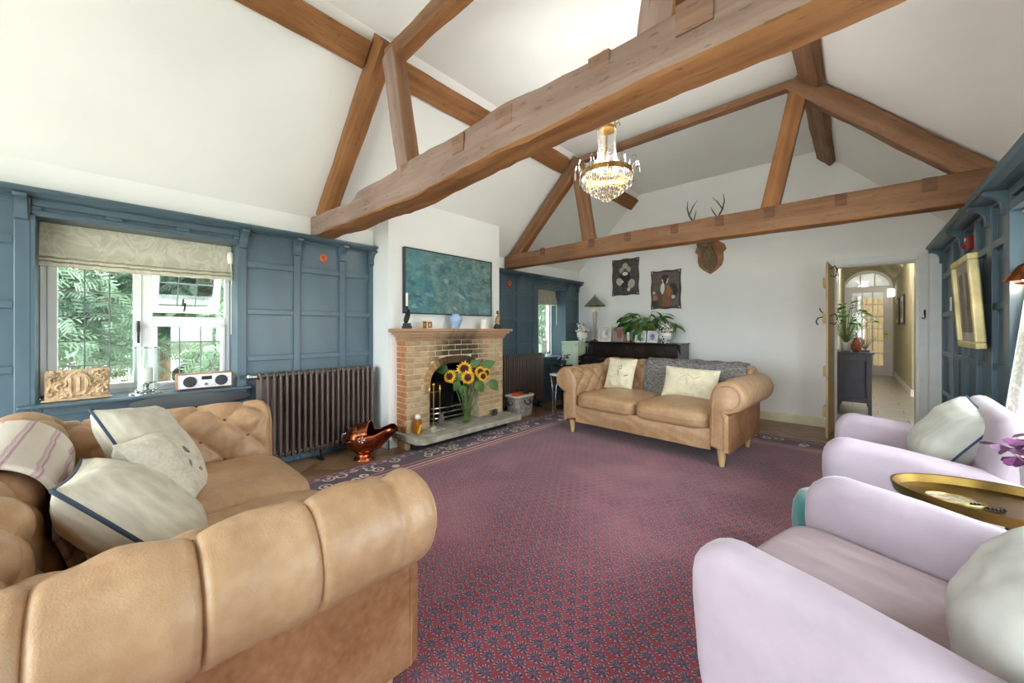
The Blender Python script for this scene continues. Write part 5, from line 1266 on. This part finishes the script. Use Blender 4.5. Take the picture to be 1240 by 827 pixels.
# piano
pn = thing('upright_piano', 'black upright piano against the white wall behind the sofa', 'piano', (-2.82, 6.5, 0))
x0, x1 = -.79, .81
box('case', M['ebony'], x0, x1, -.42, -.01, .02, 1.06, pn, .006); box('lid', M['ebony'], x0 - .015, x1 + .015, -.56, 0, 1.06, 1.085, pn, .008)
box('upper_panel', M['ebony'], x0 + .04, x1 - .04, -.53, -.42, .84, 1.055, pn, .006)
for z in (.865, 1.03): box('panel_moulding', M['ebony'], x0 + .08, x1 - .08, -.54, -.53, z - .008, z + .008, pn, .004)
B().prism([(-.55, .84), (-.70, .83), (-.74, .79), (-.74, .74), (-.42, .74), (-.42, .86)], x0 + .03, x1 - .03, 'x').build('fallboard', M['ebony'], pn, bevel=.008)
for x in (x0, x1 - .04): B().prism([(-.44, .9), (-.56, 1.0), (-.56, .88), (-.72, .85), (-.80, .84), (-.80, .76), (-.42, .66)], x, x + .05, 'x').build('cheek', M['ebony'], pn, bevel=.012)
box('key_bed', M['ebony'], x0, x1, -.80, -.42, .66, .74, pn, .008); box('lower_panel', M['ebony'], x0 + .05, x1 - .05, -.44, -.42, .1, .62, pn, .004)
for x in (x0 + .06, x1 - .06): B().lathe([(.04, .06), (.03, .1), (.045, .45), (.035, .60), (.045, .66)], (x, -.74, 0), 14).box(x - .05, x + .05, -.8, -.4, 0, .06).build('leg', M['ebony'], pn, smooth=50)
B().ball((.0, -.545, 1.0), .008, 6).build('lock', M['brass'], pn, smooth=60)
mb = thing('mint_cabinet', 'pale mint green painted cabinet standing between the window and the piano', 'cabinet', (-3.80, 5.92, 0))
box('body', M['mint'], -.17, .17, -.2, .2, .03, 1.06, mb, .006); box('top', M['mint'], -.18, .18, -.21, .21, 1.06, 1.085, mb, .006)
for x in (-.14, .14): B().ball((x, -.212, 1.03), .009, 6).build('stud', M['black'], mb, smooth=60)
box('door', M['mint'], -.15, .15, -.212, -.2, .08, 1.0, mb, .004)
for x in (-.14, .14):
    for y in (-.17, .17): box('foot', M['mint'], x - .02, x + .02, y - .02, y + .02, 0, .03, mb)
PZ = 1.085
lp = thing('table_lamp', 'glass column table lamp with a stepped mosaic shade on the piano', 'lamp', (-3.54, 6.15, PZ))
ms = Mt('mosaic_shade', .4); x_, y_, z_ = ms.xyz(); st_ = ((z_ * 34).frac()).lt(.22); cr = ((x_.atan2(y_) * 6 + (z_ * 17).floor() * .5).frac()).lt(.2)
ms.color(ms.mix((st_ + cr).mn(1.0), ms.ramp(ms.noise(30), [(.35, (104, 104, 82)), (.65, (170, 166, 138))]), (54, 52, 44)))
B().lathe([(.19, .64), (.192, .645), (.02, .82), (.015, .815), (.185, .64)], n=4 * 8).build('shade', ms.m, lp, smooth=30); B().lathe([(.02, .82), (.012, .83), (.018, .845), (.003, .86)], n=12).build('finial', M['brass'], lp, smooth=50)
B().lathe([(.085, 0), (.08, .012), (.03, .025), (.02, .04)], n=20).build('foot', M['ebony'], lp, smooth=50)
pg = Mt('pink_lamp_glass', .08); pg.color((222, 196, 186)); pg.set(Transmission_Weight=.5, IOR=1.3)
B().lathe([(.018, .04), (.022, .06), (.04, .45), (.042, .53), (.02, .55)], n=12).build('column', pg.m, lp, smooth=30); B().tube([(0, 0, .55), (0, 0, .7)], .012, 10).build('stem', M['brass'], lp, smooth=60)
def head_vase(loc, rz, lab, s_):
    t = thing('head_vase', lab, 'vase', loc, (0, 0, rz)); bw = Mt('black_white_glaze_%d' % (s_ * 100), .15)
    v = bw.voronoi(34); n_ = bw.noise(20); x_, y_, z_ = bw.xyz()
    mk = (((v - .33).abs().lt(.11)) + (n_.lt(.42))).mn(1.0) * ((y_.gt(-.055 * s_)) + (z_.gt(.14 * s_)) + (z_.lt(.05 * s_))).mn(1.0)
    bw.color(bw.mix(mk, (228, 224, 216), (40, 36, 36)))
    def f(p):
        q = p.copy(); d = p.normalized(); q += d * .006 * s_ * noise.noise(p * 40)
        if p.y < 0: q.y -= .02 * s_ * math.exp(-((p.x / (.018 * s_)) ** 2 + ((p.z + .01) / (.03 * s_)) ** 2)); q.y -= .008 * s_ * math.exp(-((p.x / (.03 * s_)) ** 2 + ((p.z + .055 * s_) / (.012 * s_)) ** 2))
        return q
    B().sq((0, 0, .13 * s_), (.09 * s_, .095 * s_, .12 * s_), .85, .95, 32, 24, f).lathe([(.06 * s_, 0), (.055 * s_, .03 * s_)], n=20).build('head', bw.m, t, smooth=60)
    b = B()
    for i in range(16): a = TAU * i / 16; b.ball((.092 * s_ * math.cos(a), .097 * s_ * math.sin(a), (.17 + .012 * (i % 2)) * s_), .026 * s_, 5)
    b.build('turban', bw.m, t, smooth=60); b = B()
    for i in range(9):
        a = TAU * i / 9; c_, s2 = math.cos(a), math.sin(a); r_ = .07 * s_; b.add([(r_ * c_ - .022 * s_ * s2, r_ * s2 + .022 * s_ * c_, .235 * s_), (r_ * c_ + .022 * s_ * s2, r_ * s2 - .022 * s_ * c_, .235 * s_), (r_ * 1.35 * c_ + .02 * s_ * s2, r_ * 1.35 * s2 - .02 * s_ * c_, .28 * s_), (r_ * 1.3 * c_, r_ * 1.3 * s2, .30 * s_), (r_ * 1.35 * c_ - .02 * s_ * s2, r_ * 1.35 * s2 + .02 * s_ * c_, .28 * s_)], [(0, 1, 2, 3, 4)])
    o = b.build('crown', bw.m, t); md = o.modifiers.new('t', 'SOLIDIFY'); md.thickness = .008 * s_; B().lathe([(.075 * s_, .22 * s_), (.072 * s_, .25 * s_), (.065 * s_, .25 * s_), (.06 * s_, .22 * s_)], n=20).build('rim', bw.m, t, smooth=50)
head_vase((-3.72, 6.02, PZ), R(35), 'black and white head shaped vase next to the lamp on the piano', 1.13)
head_vase((-2.26, 6.12, PZ), R(60), 'black and white head shaped vase beside the peace lily', 1.12)
def pframe(loc, rz, w, h, lab, base, ells, k, frame_m, tilt=-10):
    t = thing('framed_photograph', lab, 'photo frame', loc, (R(tilt), 0, R(rz))); f_ = .018; b = B()
    for a0, a1, c0, c1 in ((-w / 2, w / 2, 0, f_), (-w / 2, w / 2, h - f_, h), (-w / 2, -w / 2 + f_, f_, h - f_), (w / 2 - f_, w / 2, f_, h - f_)): b.box(a0, a1, -.012, .004, c0, c1)
    b.build('frame', frame_m, t); box('photo', paint('framed_photo_%d' % k, base, ells, .4, .12, 20), -w / 2 + f_, w / 2 - f_, -.006, .002, f_, h - f_, t)
    B().prism([(-.02, .0), (.02, .0), (.012, h * .7), (-.012, h * .7)], .004, .008).build('strut', M['darkframe'], t)
pframe((-3.30, 6.06, PZ + .004), 14, .23, .26, 'pale photo in a silver frame, left leaf of a pair on the piano', (198, 194, 184), [(0, 0, .05, .07, .1, (224, 220, 212)), (.04, .02, .03, .05, 0, (170, 164, 152))], 1, plain('silver_frame', (196, 194, 188), .3, .6))
pframe((-3.05, 6.08, PZ + .004), -4, .22, .26, 'red toned photo in a silver frame, right leaf of a pair on the piano', (176, 160, 150), [(.02, -.01, .05, .06, 0, (176, 92, 74)), (.0, .06, .08, .03, 0, (150, 120, 110))], 2, plain('silver_frame_b', (190, 188, 182), .3, .6))
pframe((-2.65, 6.08, PZ + .004), 2, .18, .19, 'small white framed grey photo in front of the peace lily', (196, 200, 194), [(0, 0, .04, .04, 0, (226, 228, 222)), (0, -.04, .05, .02, 0, (150, 156, 150))], 3, M['white'])
pframe((-2.45, 6.08, PZ + .004), -6, .18, .19, 'small white framed violet photo in front of the peace lily', (214, 210, 216), [(.0, .0, .035, .05, .2, (140, 120, 176)), (-.01, -.03, .03, .02, 0, (170, 150, 196))], 4, M['white'])
ck = thing('dome_clock', 'glass domed anniversary clock with gilt base among the piano photos', 'clock', (-2.86, 6.08, PZ))
B().lathe([(.06, 0), (.062, .012), (.05, .02), (.045, .035), (.01, .036)], n=24).build('base', M['brass'], ck, smooth=50)
B().lathe([(.055, .02), (.055, .16), (.045, .195), (.025, .215), (.001, .22)], n=24).build('dome', M['clear'], ck, smooth=60)
box('dial', M['paper'], -.022, .022, -.012, -.006, .11, .17, ck, .004); B().tube([(-.03, 0, .03), (-.03, 0, .16)], .004, 6).tube([(.03, 0, .03), (.03, 0, .16)], .004, 6).tube([(0, -.004, .04), (0, -.004, .12)], .005, 6).build('pillar', plain('walnut_pillar', (120, 70, 50), .5), ck, smooth=60)
py = thing('peace_lily', 'large peace lily with arching glossy leaves in a glass pot on the piano', 'plant', (-2.62, 6.26, PZ))
B().lathe([(.07, 0), (.085, .02), (.10, .16), (.093, .16), (.08, .03)], n=22).build('pot', plain('pale_glass_pot', (200, 206, 200), .2), py, smooth=50)
r = random.Random(21); mes = [leaf_mesh(L, w, bd, M['leaf']) for L, w, bd in ((.27, .046, 1.2), (.31, .050, 1.5), (.24, .046, .9), (.28, .042, 1.8))]; sb = B()
for i in range(56):
    a = i * 2.399; el = R(r.uniform(15, 85)); ln = r.uniform(.18, .46); p1 = Vector((math.cos(a) * math.cos(el) * 1.25, max(-.9, math.sin(a) * math.cos(el)) * .40 - .05, math.sin(el) * .85)) * ln + Vector((0, 0, .15))
    if p1.y > -.02: p1.y = -.02
    sb.tube([(0, 0, .13), p1 * .5 + Vector((0, 0, .1)), p1], .0035, 5); rz = math.atan2(math.sin(a) * .55 - .15, math.cos(a) * 1.25)
    place('leaf', mes[i % 4], py, p1, (r.uniform(-.5, .5), R(r.uniform(-25, 20)), rz))
sb.build('stems', M['stem'], py, smooth=60)

# ================================================================== CHANDELIER
cdl = thing('chandelier', 'crystal bag chandelier with a brass ring hanging between the trusses', 'chandelier', (-1.61, 3.0, 2.42))
cr = Mt('crystal', .03); cr.color((240, 242, 242)); cr.set(Transmission_Weight=1.0, IOR=1.45)
Z = lambda z: z - 2.42
B().lathe([(.06, Z(3.70)), (.055, Z(3.67)), (.012, Z(3.65))], n=20).build('ceiling_rose', M['brass'], cdl, smooth=50)
B().tube([(0, 0, Z(3.66)), (0, 0, Z(2.55))], .006, 8).build('chain', M['brass'], cdl, smooth=60)
b = B(); rows = [[(r_ * math.cos(TAU * j / 48), r_ * math.sin(TAU * j / 48), Z(z)) for j in range(48)] for r_, z in ((.215, 2.675), (.215, 2.635), (.205, 2.635), (.205, 2.675))]
b.grid(rows, closed_u=True, closed_v=True); b.build('ring', M['brass'], cdl, smooth=40)
b = B().lathe([(.075, Z(3.03)), (.08, Z(3.05)), (.07, Z(3.06)), (.02, Z(3.05))], n=24)
for i in range(9):
    a = TAU * i / 9; c_, s_ = math.cos(a), math.sin(a); b.tube([(.07 * c_, .07 * s_, Z(3.05)), (.08 * c_, .08 * s_, Z(3.09)), (.105 * c_, .105 * s_, Z(3.105)), (.115 * c_, .115 * s_, Z(3.08))], .005, 6)
b.build('crown', M['brass'], cdl, smooth=50)
b = B(); path = [Vector(p) for p in ((.078, 0, Z(3.04)), (.072, 0, Z(2.92)), (.078, 0, Z(2.80)), (.105, 0, Z(2.73)), (.155, 0, Z(2.69)), (.203, 0, Z(2.675)))]
for k in range(5):
    for q in range((7, 7, 5, 3, 3)[k]): b.ball(path[k].lerp(path[k + 1], q / (7, 7, 5, 3, 3)[k]), .0075, 3)
sm = b.mesh('crystal_strand', cr.m, None)
for i in range(24): place('crystal_strand', sm, cdl, (0, 0, 0), (0, 0, TAU * i / 30))
def drops(r_, z, n, L, name):
    b = B()
    for i in range(n):
        a = TAU * i / n; b.lathe([(.001, -L), (.0055, -L + .012), (.0065, -.02), (.001, 0)], (r_ * math.cos(a), r_ * math.sin(a), Z(z)), 5)
    o = b.build(name, cr.m, cdl); o['kind'] = 'stuff'
for r_, z, n, L in ((.21, 2.635, 52, .085), (.175, 2.60, 44, .08), (.14, 2.57, 36, .08), (.105, 2.54, 28, .075), (.07, 2.515, 20, .07), (.035, 2.49, 10, .07)): drops(r_, z, n, L, 'drop_tier')
for i in range(5):
    a = TAU * i / 5; p = (.11 * math.cos(a), .11 * math.sin(a), Z(2.70)); B().ball(p, .018, 6, sz=1.6).build('bulb', M['bulb'], cdl, smooth=60)
    l = bpy.data.lights.new('chandelier_fill', 'POINT'); l.energy = 4.4; l.shadow_soft_size = .05; l.color = (1, .97, .93)  # added fill: the chandelier is unlit, this brightens ceiling and far end
    o = bpy.data.objects.new('chandelier_fill', l); COL.objects.link(o); o.parent = cdl; o.location = (p[0] * 1.0, p[1], p[2] + .05)
hk_ = B().tube([(.21, 0, 2.66 - 2.42), (.215, 0, .29), (.235, 0, .325), (.26, 0, .325), (.27, 0, .29)], .0035, 5).mesh('hook_arm', M['steel'], 60)
dm = B().lathe([(.001, -.09), (.006, -.078), (.007, -.02), (.001, 0)], (.27, 0, .285), 5).ball((.27, 0, .285), .007, 4).mesh('hook_drop', cr.m)
for i in range(12):
    a = TAU * i / 12; place('hook_arm', hk_, cdl, (0, 0, 0), (0, 0, a)); place('hook_drop', dm, cdl, (0, 0, 0), (0, 0, a))

# ================================================================== SILL THINGS, TABLE BEHIND THE SOFA
cvm = plain('carved_limewood', (188, 160, 128), .8, var=.18, scale=16)
cv = thing('carved_panel', 'carved pale wooden relief panel with scrolls standing on the window sill', 'carving', (-4.17, -.08, .792), (0, R(-6), R(2)))
rows = []; NX, NZ = 84, 54
for i in range(NX + 1):
    row = []
    for j in range(NZ + 1):
        y = -.155 + .31 * i / NX; z = .015 + .205 * j / NZ
        u_, v_ = abs(y), z - .11; d = 0
        for cx_, cz_, tw_ in ((.115, .05, 1), (.125, -.045, -1), (.085, .0, 1), (.10, .085, -1), (.06, -.085, 1)):
            rr_ = math.hypot(u_ - cx_, v_ - cz_); an = math.atan2(v_ - cz_, u_ - cx_)
            d = max(d, math.exp(-(rr_ / .036) ** 2) * (.55 + .45 * math.sin(3 * an * tw_ + rr_ * 170)) )
        n_ = noise.noise(Vector((u_ * 55, z * 55, 2))); d = .026 * d + .012 * max(0, 1 - abs(n_) * 5) * .6
        sh_ = math.sqrt((y / .058) ** 2 + ((z - .115) / .08) ** 2); shield = 1 - smooth01(.8, 1.0, sh_); e = min(1, min(i, NX - i, j, NZ - j) / 2.5)
        d = d * (1 - shield) + shield * (.010 + .014 * (math.cos(y * 150) > .2) * (abs(v_) < .05)) + .014 * math.exp(-((sh_ - 1) / .12) ** 2)
        row.append((.012 + d * e, y, z))
    rows.append(row)
B().grid(rows).build('relief', cvm, cv, smooth=50); box('board', cvm, -.012, .014, -.155, .155, .0, .22, cv); box('foot', cvm, -.02, .04, -.17, .17, .0, .014, cv, .004)
hu = thing('hurricane_lamp', 'glass hurricane candle holder on a silver base on the window sill', 'candle holder', (-4.17, .275, .792))
B().lathe([(.105, 0), (.10, .012), (.06, .02), (.055, .03), (.012, .036)], n=30).build('base', M['steel'], hu, smooth=50)
for i in range(4): a = TAU * i / 4 + .6; B().ball((.07 * math.cos(a), .07 * math.sin(a), .028), .014, 6).build('ball_foot', M['steel'], hu, smooth=60)
B().lathe([(.02, .03), (.012, .05), (.02, .075), (.055, .085), (.055, .092), (.01, .092)], n=24).build('stem', M['steel'], hu, smooth=50)
B().lathe([(.04, .093), (.04, .2), (.035, .205), (.005, .2)], n=24).build('candle', M['cream'], hu, smooth=50)
B().lathe([(.082, .03), (.082, .365), (.079, .365), (.079, .03)], n=32, cap=False).build('glass', M['clear'], hu, smooth=60); B().tube([(.0815 * math.cos(TAU * i / 36), .0815 * math.sin(TAU * i / 36), .366) for i in range(36)], .004, 6, closed=True).build('rim', M['steel'], hu, smooth=60)
rad = thing('table_radio', 'white fronted walnut table radio with two round speakers on the window sill', 'radio', (-4.16, .64, .792), (0, 0, R(-1)))
box('cabinet', plain('walnut_veneer', (170, 116, 82), .4, var=.12, scale=20, stretch=(1, .2, 1)), -.07, .045, -.19, .19, .006, .138, rad, .012, 3); box('face', M['white'], .045, .049, -.178, .178, .016, .128, rad, .004)
for y in (-.105, .105): B().lathe([(.001, 0), (.042, 0), (.045, .003), (.045, .005), (.001, .005)], n=28).build('speaker', plain('speaker_grille', (62, 62, 66), .8), rad, loc=(.049, y, .07), rot=(0, R(90), 0))
box('display', M['black'], .049, .051, -.03, .04, .082, .112, rad); B().cyl((.049, 0, .045), (.058, 0, .045), .011).build('knob', M['steel'], rad)
for y in (-.045, .04, .06): B().cyl((.049, y, .035), (.052, y, .035), .003, n=8).build('button', M['darkframe'], rad)
for y in (-.15, .15): box('foot', M['black'], -.05, .03, y - .012, y + .012, 0, .006, rad)
dt = thing('dark_round_table', 'dark slate topped round table between the sofa and the wide window', 'table', (-3.64, .50, 0))
B().lathe([(.001, .765), (.33, .765), (.345, .772), (.345, .785), (.33, .79), (.001, .79)], n=56).build('top', M['slate'], dt, smooth=40); B().lathe([(.2, 0), (.19, .03), (.05, .06), (.04, .4), (.06, .765)], n=24).build('pedestal', M['charcoal'], dt, smooth=50)
cm = thing('desk_candle', 'white candle on a glass dish on the sill of the narrow window', 'candle', (-4.14, 5.42, .81))
B().lathe([(.08, 0), (.085, .012), (.02, .02), (.02, .07), (.045, .085), (.045, .09)], n=24).build('holder', M['steel'], cm, smooth=50); B().lathe([(.05, .09), (.05, .3), (.04, .305)], n=24).build('wax', M['cream'], cm, smooth=50)

# ================================================================== RIGHT BAY
cu = thing('curtain', 'pale patterned curtain hanging at the edge of the window bay', 'curtain', (0, 3.845, .02))
cm_ = Mt('pale_damask_curtain', .85, spec=.2); cm_.color(cm_.ramp(cm_.noise(14, detail=5, dist=1.5), [(.42, (214, 212, 204)), (.48, (186, 186, 178)), (.52, (206, 204, 196)), (.6, (226, 224, 216))]))
rows = []
for i in range(61):
    t = i / 60; rows.append([(.615 + .105 * z + .34 * t * (1 - .12 * z), .022 * math.sin(t * TAU * 5 + .3 * z) + .008 * math.sin(t * 40), z) for z in [.52 + 1.48 * k / 14 for k in range(15)]])
o = B().grid(rows).build('drape', cm_.m, cu, smooth=60); md = o.modifiers.new('t', 'SOLIDIFY'); md.thickness = .004
B().tube([(.76, 0, 2.01), (1.14, 0, 2.01)], .012, 8).build('pole', M['brass'], cu)
wl = thing('wall_lamp', 'copper shaded swing arm wall lamp on the reveal of the window bay', 'wall lamp', (.765, 3.903, 1.62))
B().lathe([(.04, 0), (.035, .012), (.012, .02)], n=18).build('back_plate', M['copper'], wl, smooth=50, rot=(R(90), 0, 0))
B().tube([(0, -.015, 0), (0, -.06, .02), (0, -.12, .06), (0, -.16, .07)], .007, 8).build('arm', M['copper'], wl, smooth=60)
B().lathe([(.105, -.09), (.10, -.08), (.05, .0), (.03, .015), (.012, .02), (.009, .012), (.045, -.005), (.097, -.085)], (0, -.16, .06), 28).build('shade', [M['copper']], wl, smooth=50)
B().ball((0, -.16, .01), .026, 8).build('bulb', emit('lamp_bulb', (255, 226, 180), 12), wl, smooth=60)
l = bpy.data.lights.new('wall_lamp_light', 'POINT'); l.energy = 3; l.color = (1, .85, .65); l.shadow_soft_size = .03
o = bpy.data.objects.new('wall_lamp_light', l); COL.objects.link(o); o.parent = wl; o.location = (0, -.16, -.03)

# ================================================================== OUTSIDE
gnd = Mt('garden_ground', .95); gnd.color(gnd.ramp(gnd.noise(.6, detail=6), [(.35, (120, 128, 92)), (.65, (168, 164, 140))]))
struct(B().box(-60, 60, -60, 60, -.6, -.3).build('ground', gnd.m))
terr = plain('bounce_terrace_stone', (214, 210, 200), .8, var=.06, scale=3)  # unseen pale paving added to bounce daylight up to the ceiling
struct(B().box(-7, 14, -16, -1.95, -.3, -.1).build('bounce_terrace_front', terr)); struct(B().box(1.3, 14, -1.95, 6.6, -.3, -.1).build('bounce_terrace_side', terr)); struct(B().box(-7.4, -4.62, -1.95, 14, -.3, -.12).build('terrace_path', terr))
def conifer(label, x, y, h, seed, col, lowz=.4, n=2600, spread=2.6, nl=.085, nw=.011):
    t = thing('conifer_tree', label, 'tree', (x, y, -.3)); r = random.Random(seed); tb = B(); V = []; F = []
    tb.tube([(0, 0, 0), (.05, .05, h * .5), (0, 0, h)], [.22, .16, .03], 10)
    for k in range(90):
        z = lowz + (h - lowz) * (k / 90) ** 1.05; a = k * 2.4 + r.uniform(-.4, .4); L = spread * (1 - .75 * k / 90) * r.uniform(.75, 1.1); d = Vector((math.cos(a), math.sin(a), 0))
        pts = [Vector((0, 0, z)), d * L * .5 + Vector((0, 0, z + .1)), d * L + Vector((0, 0, z - .35 * L))]; tb.tube(pts, [.03, .018, .005], 5)
        for q in range(n // 90):
            u = r.uniform(.15, 1.0); p = pts[0].lerp(pts[1], u * 2) if u < .5 else pts[1].lerp(pts[2], u * 2 - 1)
            p = p + Vector((r.gauss(0, .16), r.gauss(0, .16), r.gauss(-.08, .12))); sd = d.cross(Vector((0, 0, 1))) * r.uniform(-1, 1) + d * r.uniform(.2, 1) + Vector((0, 0, r.uniform(-1.1, .1))); sd.normalize()
            w = sd.orthogonal().normalized(); w2 = sd.cross(w); Ls = r.uniform(.16, .32)
            for m_ in range(8):
                f = m_ / 8; o_ = p + sd * (Ls * f); ln = nl * (1 - .6 * f); sg = 1 if m_ % 2 else -1
                e = (w * sg + sd * .8 + w2 * .25).normalized() * ln; wd = sd * nw; i0 = len(V)
                V.extend(((o_ - wd)[:], (o_ + wd)[:], (o_ + e + wd * .4)[:], (o_ + e - wd * .4)[:])); F.append((i0, i0 + 1, i0 + 2, i0 + 3))
    tb.build('trunk', plain('bark_%d' % seed, (112, 90, 74), .9, var=.25), t, smooth=60)
    me = bpy.data.meshes.new('needles'); me.from_pydata(V, [], F); me.materials.append(plain('needles_%d' % seed, col, .7, var=.3, scale=2))
    o = place('needles', me, t); o['kind'] = 'stuff'
conifer('pale blue green conifer outside the wide window', -8.6, -1.35, 6.0, 1, (112, 132, 110), n=13500, spread=1.9, lowz=1.35, nl=.13, nw=.017)
conifer('mid green conifer outside the right half of the wide window', -8.2, 2.75, 5.6, 2, (104, 128, 100), n=13500, spread=1.9, lowz=.3, nl=.13, nw=.017)
conifer('dense green conifer between the two trees outside the wide window', -12.1, 1.0, 7.0, 6, (104, 126, 102), n=12000, spread=1.9, lowz=1.5, nl=.15, nw=.022)
conifer('light green conifer outside the narrow window', -8.6, 10.0, 6.0, 3, (112, 136, 106), n=9000, spread=2.4, nl=.13, nw=.017)
conifer('tall dark conifer further back in the garden', -19, -5.5, 9.0, 4, (66, 86, 66), n=6500, spread=3.2, nl=.16, nw=.03)
conifer('broad conifer behind the parked car', -20.5, 4.5, 9.0, 5, (72, 94, 68), n=8000, spread=3.8, nl=.16, nw=.03)
car = thing('parked_car', 'white parked car glimpsed through the leaded window', 'car', (-15.0, .5, -.3), (0, 0, R(84)))
prof = [(-2.1, .35), (-2.1, .75), (-1.9, .92), (-1.2, .98), (-.6, 1.42), (.7, 1.45), (1.5, 1.02), (2.1, .85), (2.15, .4)]
B().prism(prof, -.85, .85).build('body', plain('white_car_paint', (236, 238, 242), .2, var=.01), car, bevel=.08, segs=3)
for y in (-.86, .86): B().prism([(-1.0, 1.0), (-.52, 1.36), (.62, 1.38), (1.2, 1.02)], y - .01, y + .01).build('side_window', M['ebony'], car)
for x in (-1.35, 1.35):
    for y in (-.8, .8): B().tube([(x, y - .1, .32), (x, y + .1, .32)], .32, 22).build('wheel', M['black'], car, smooth=40)
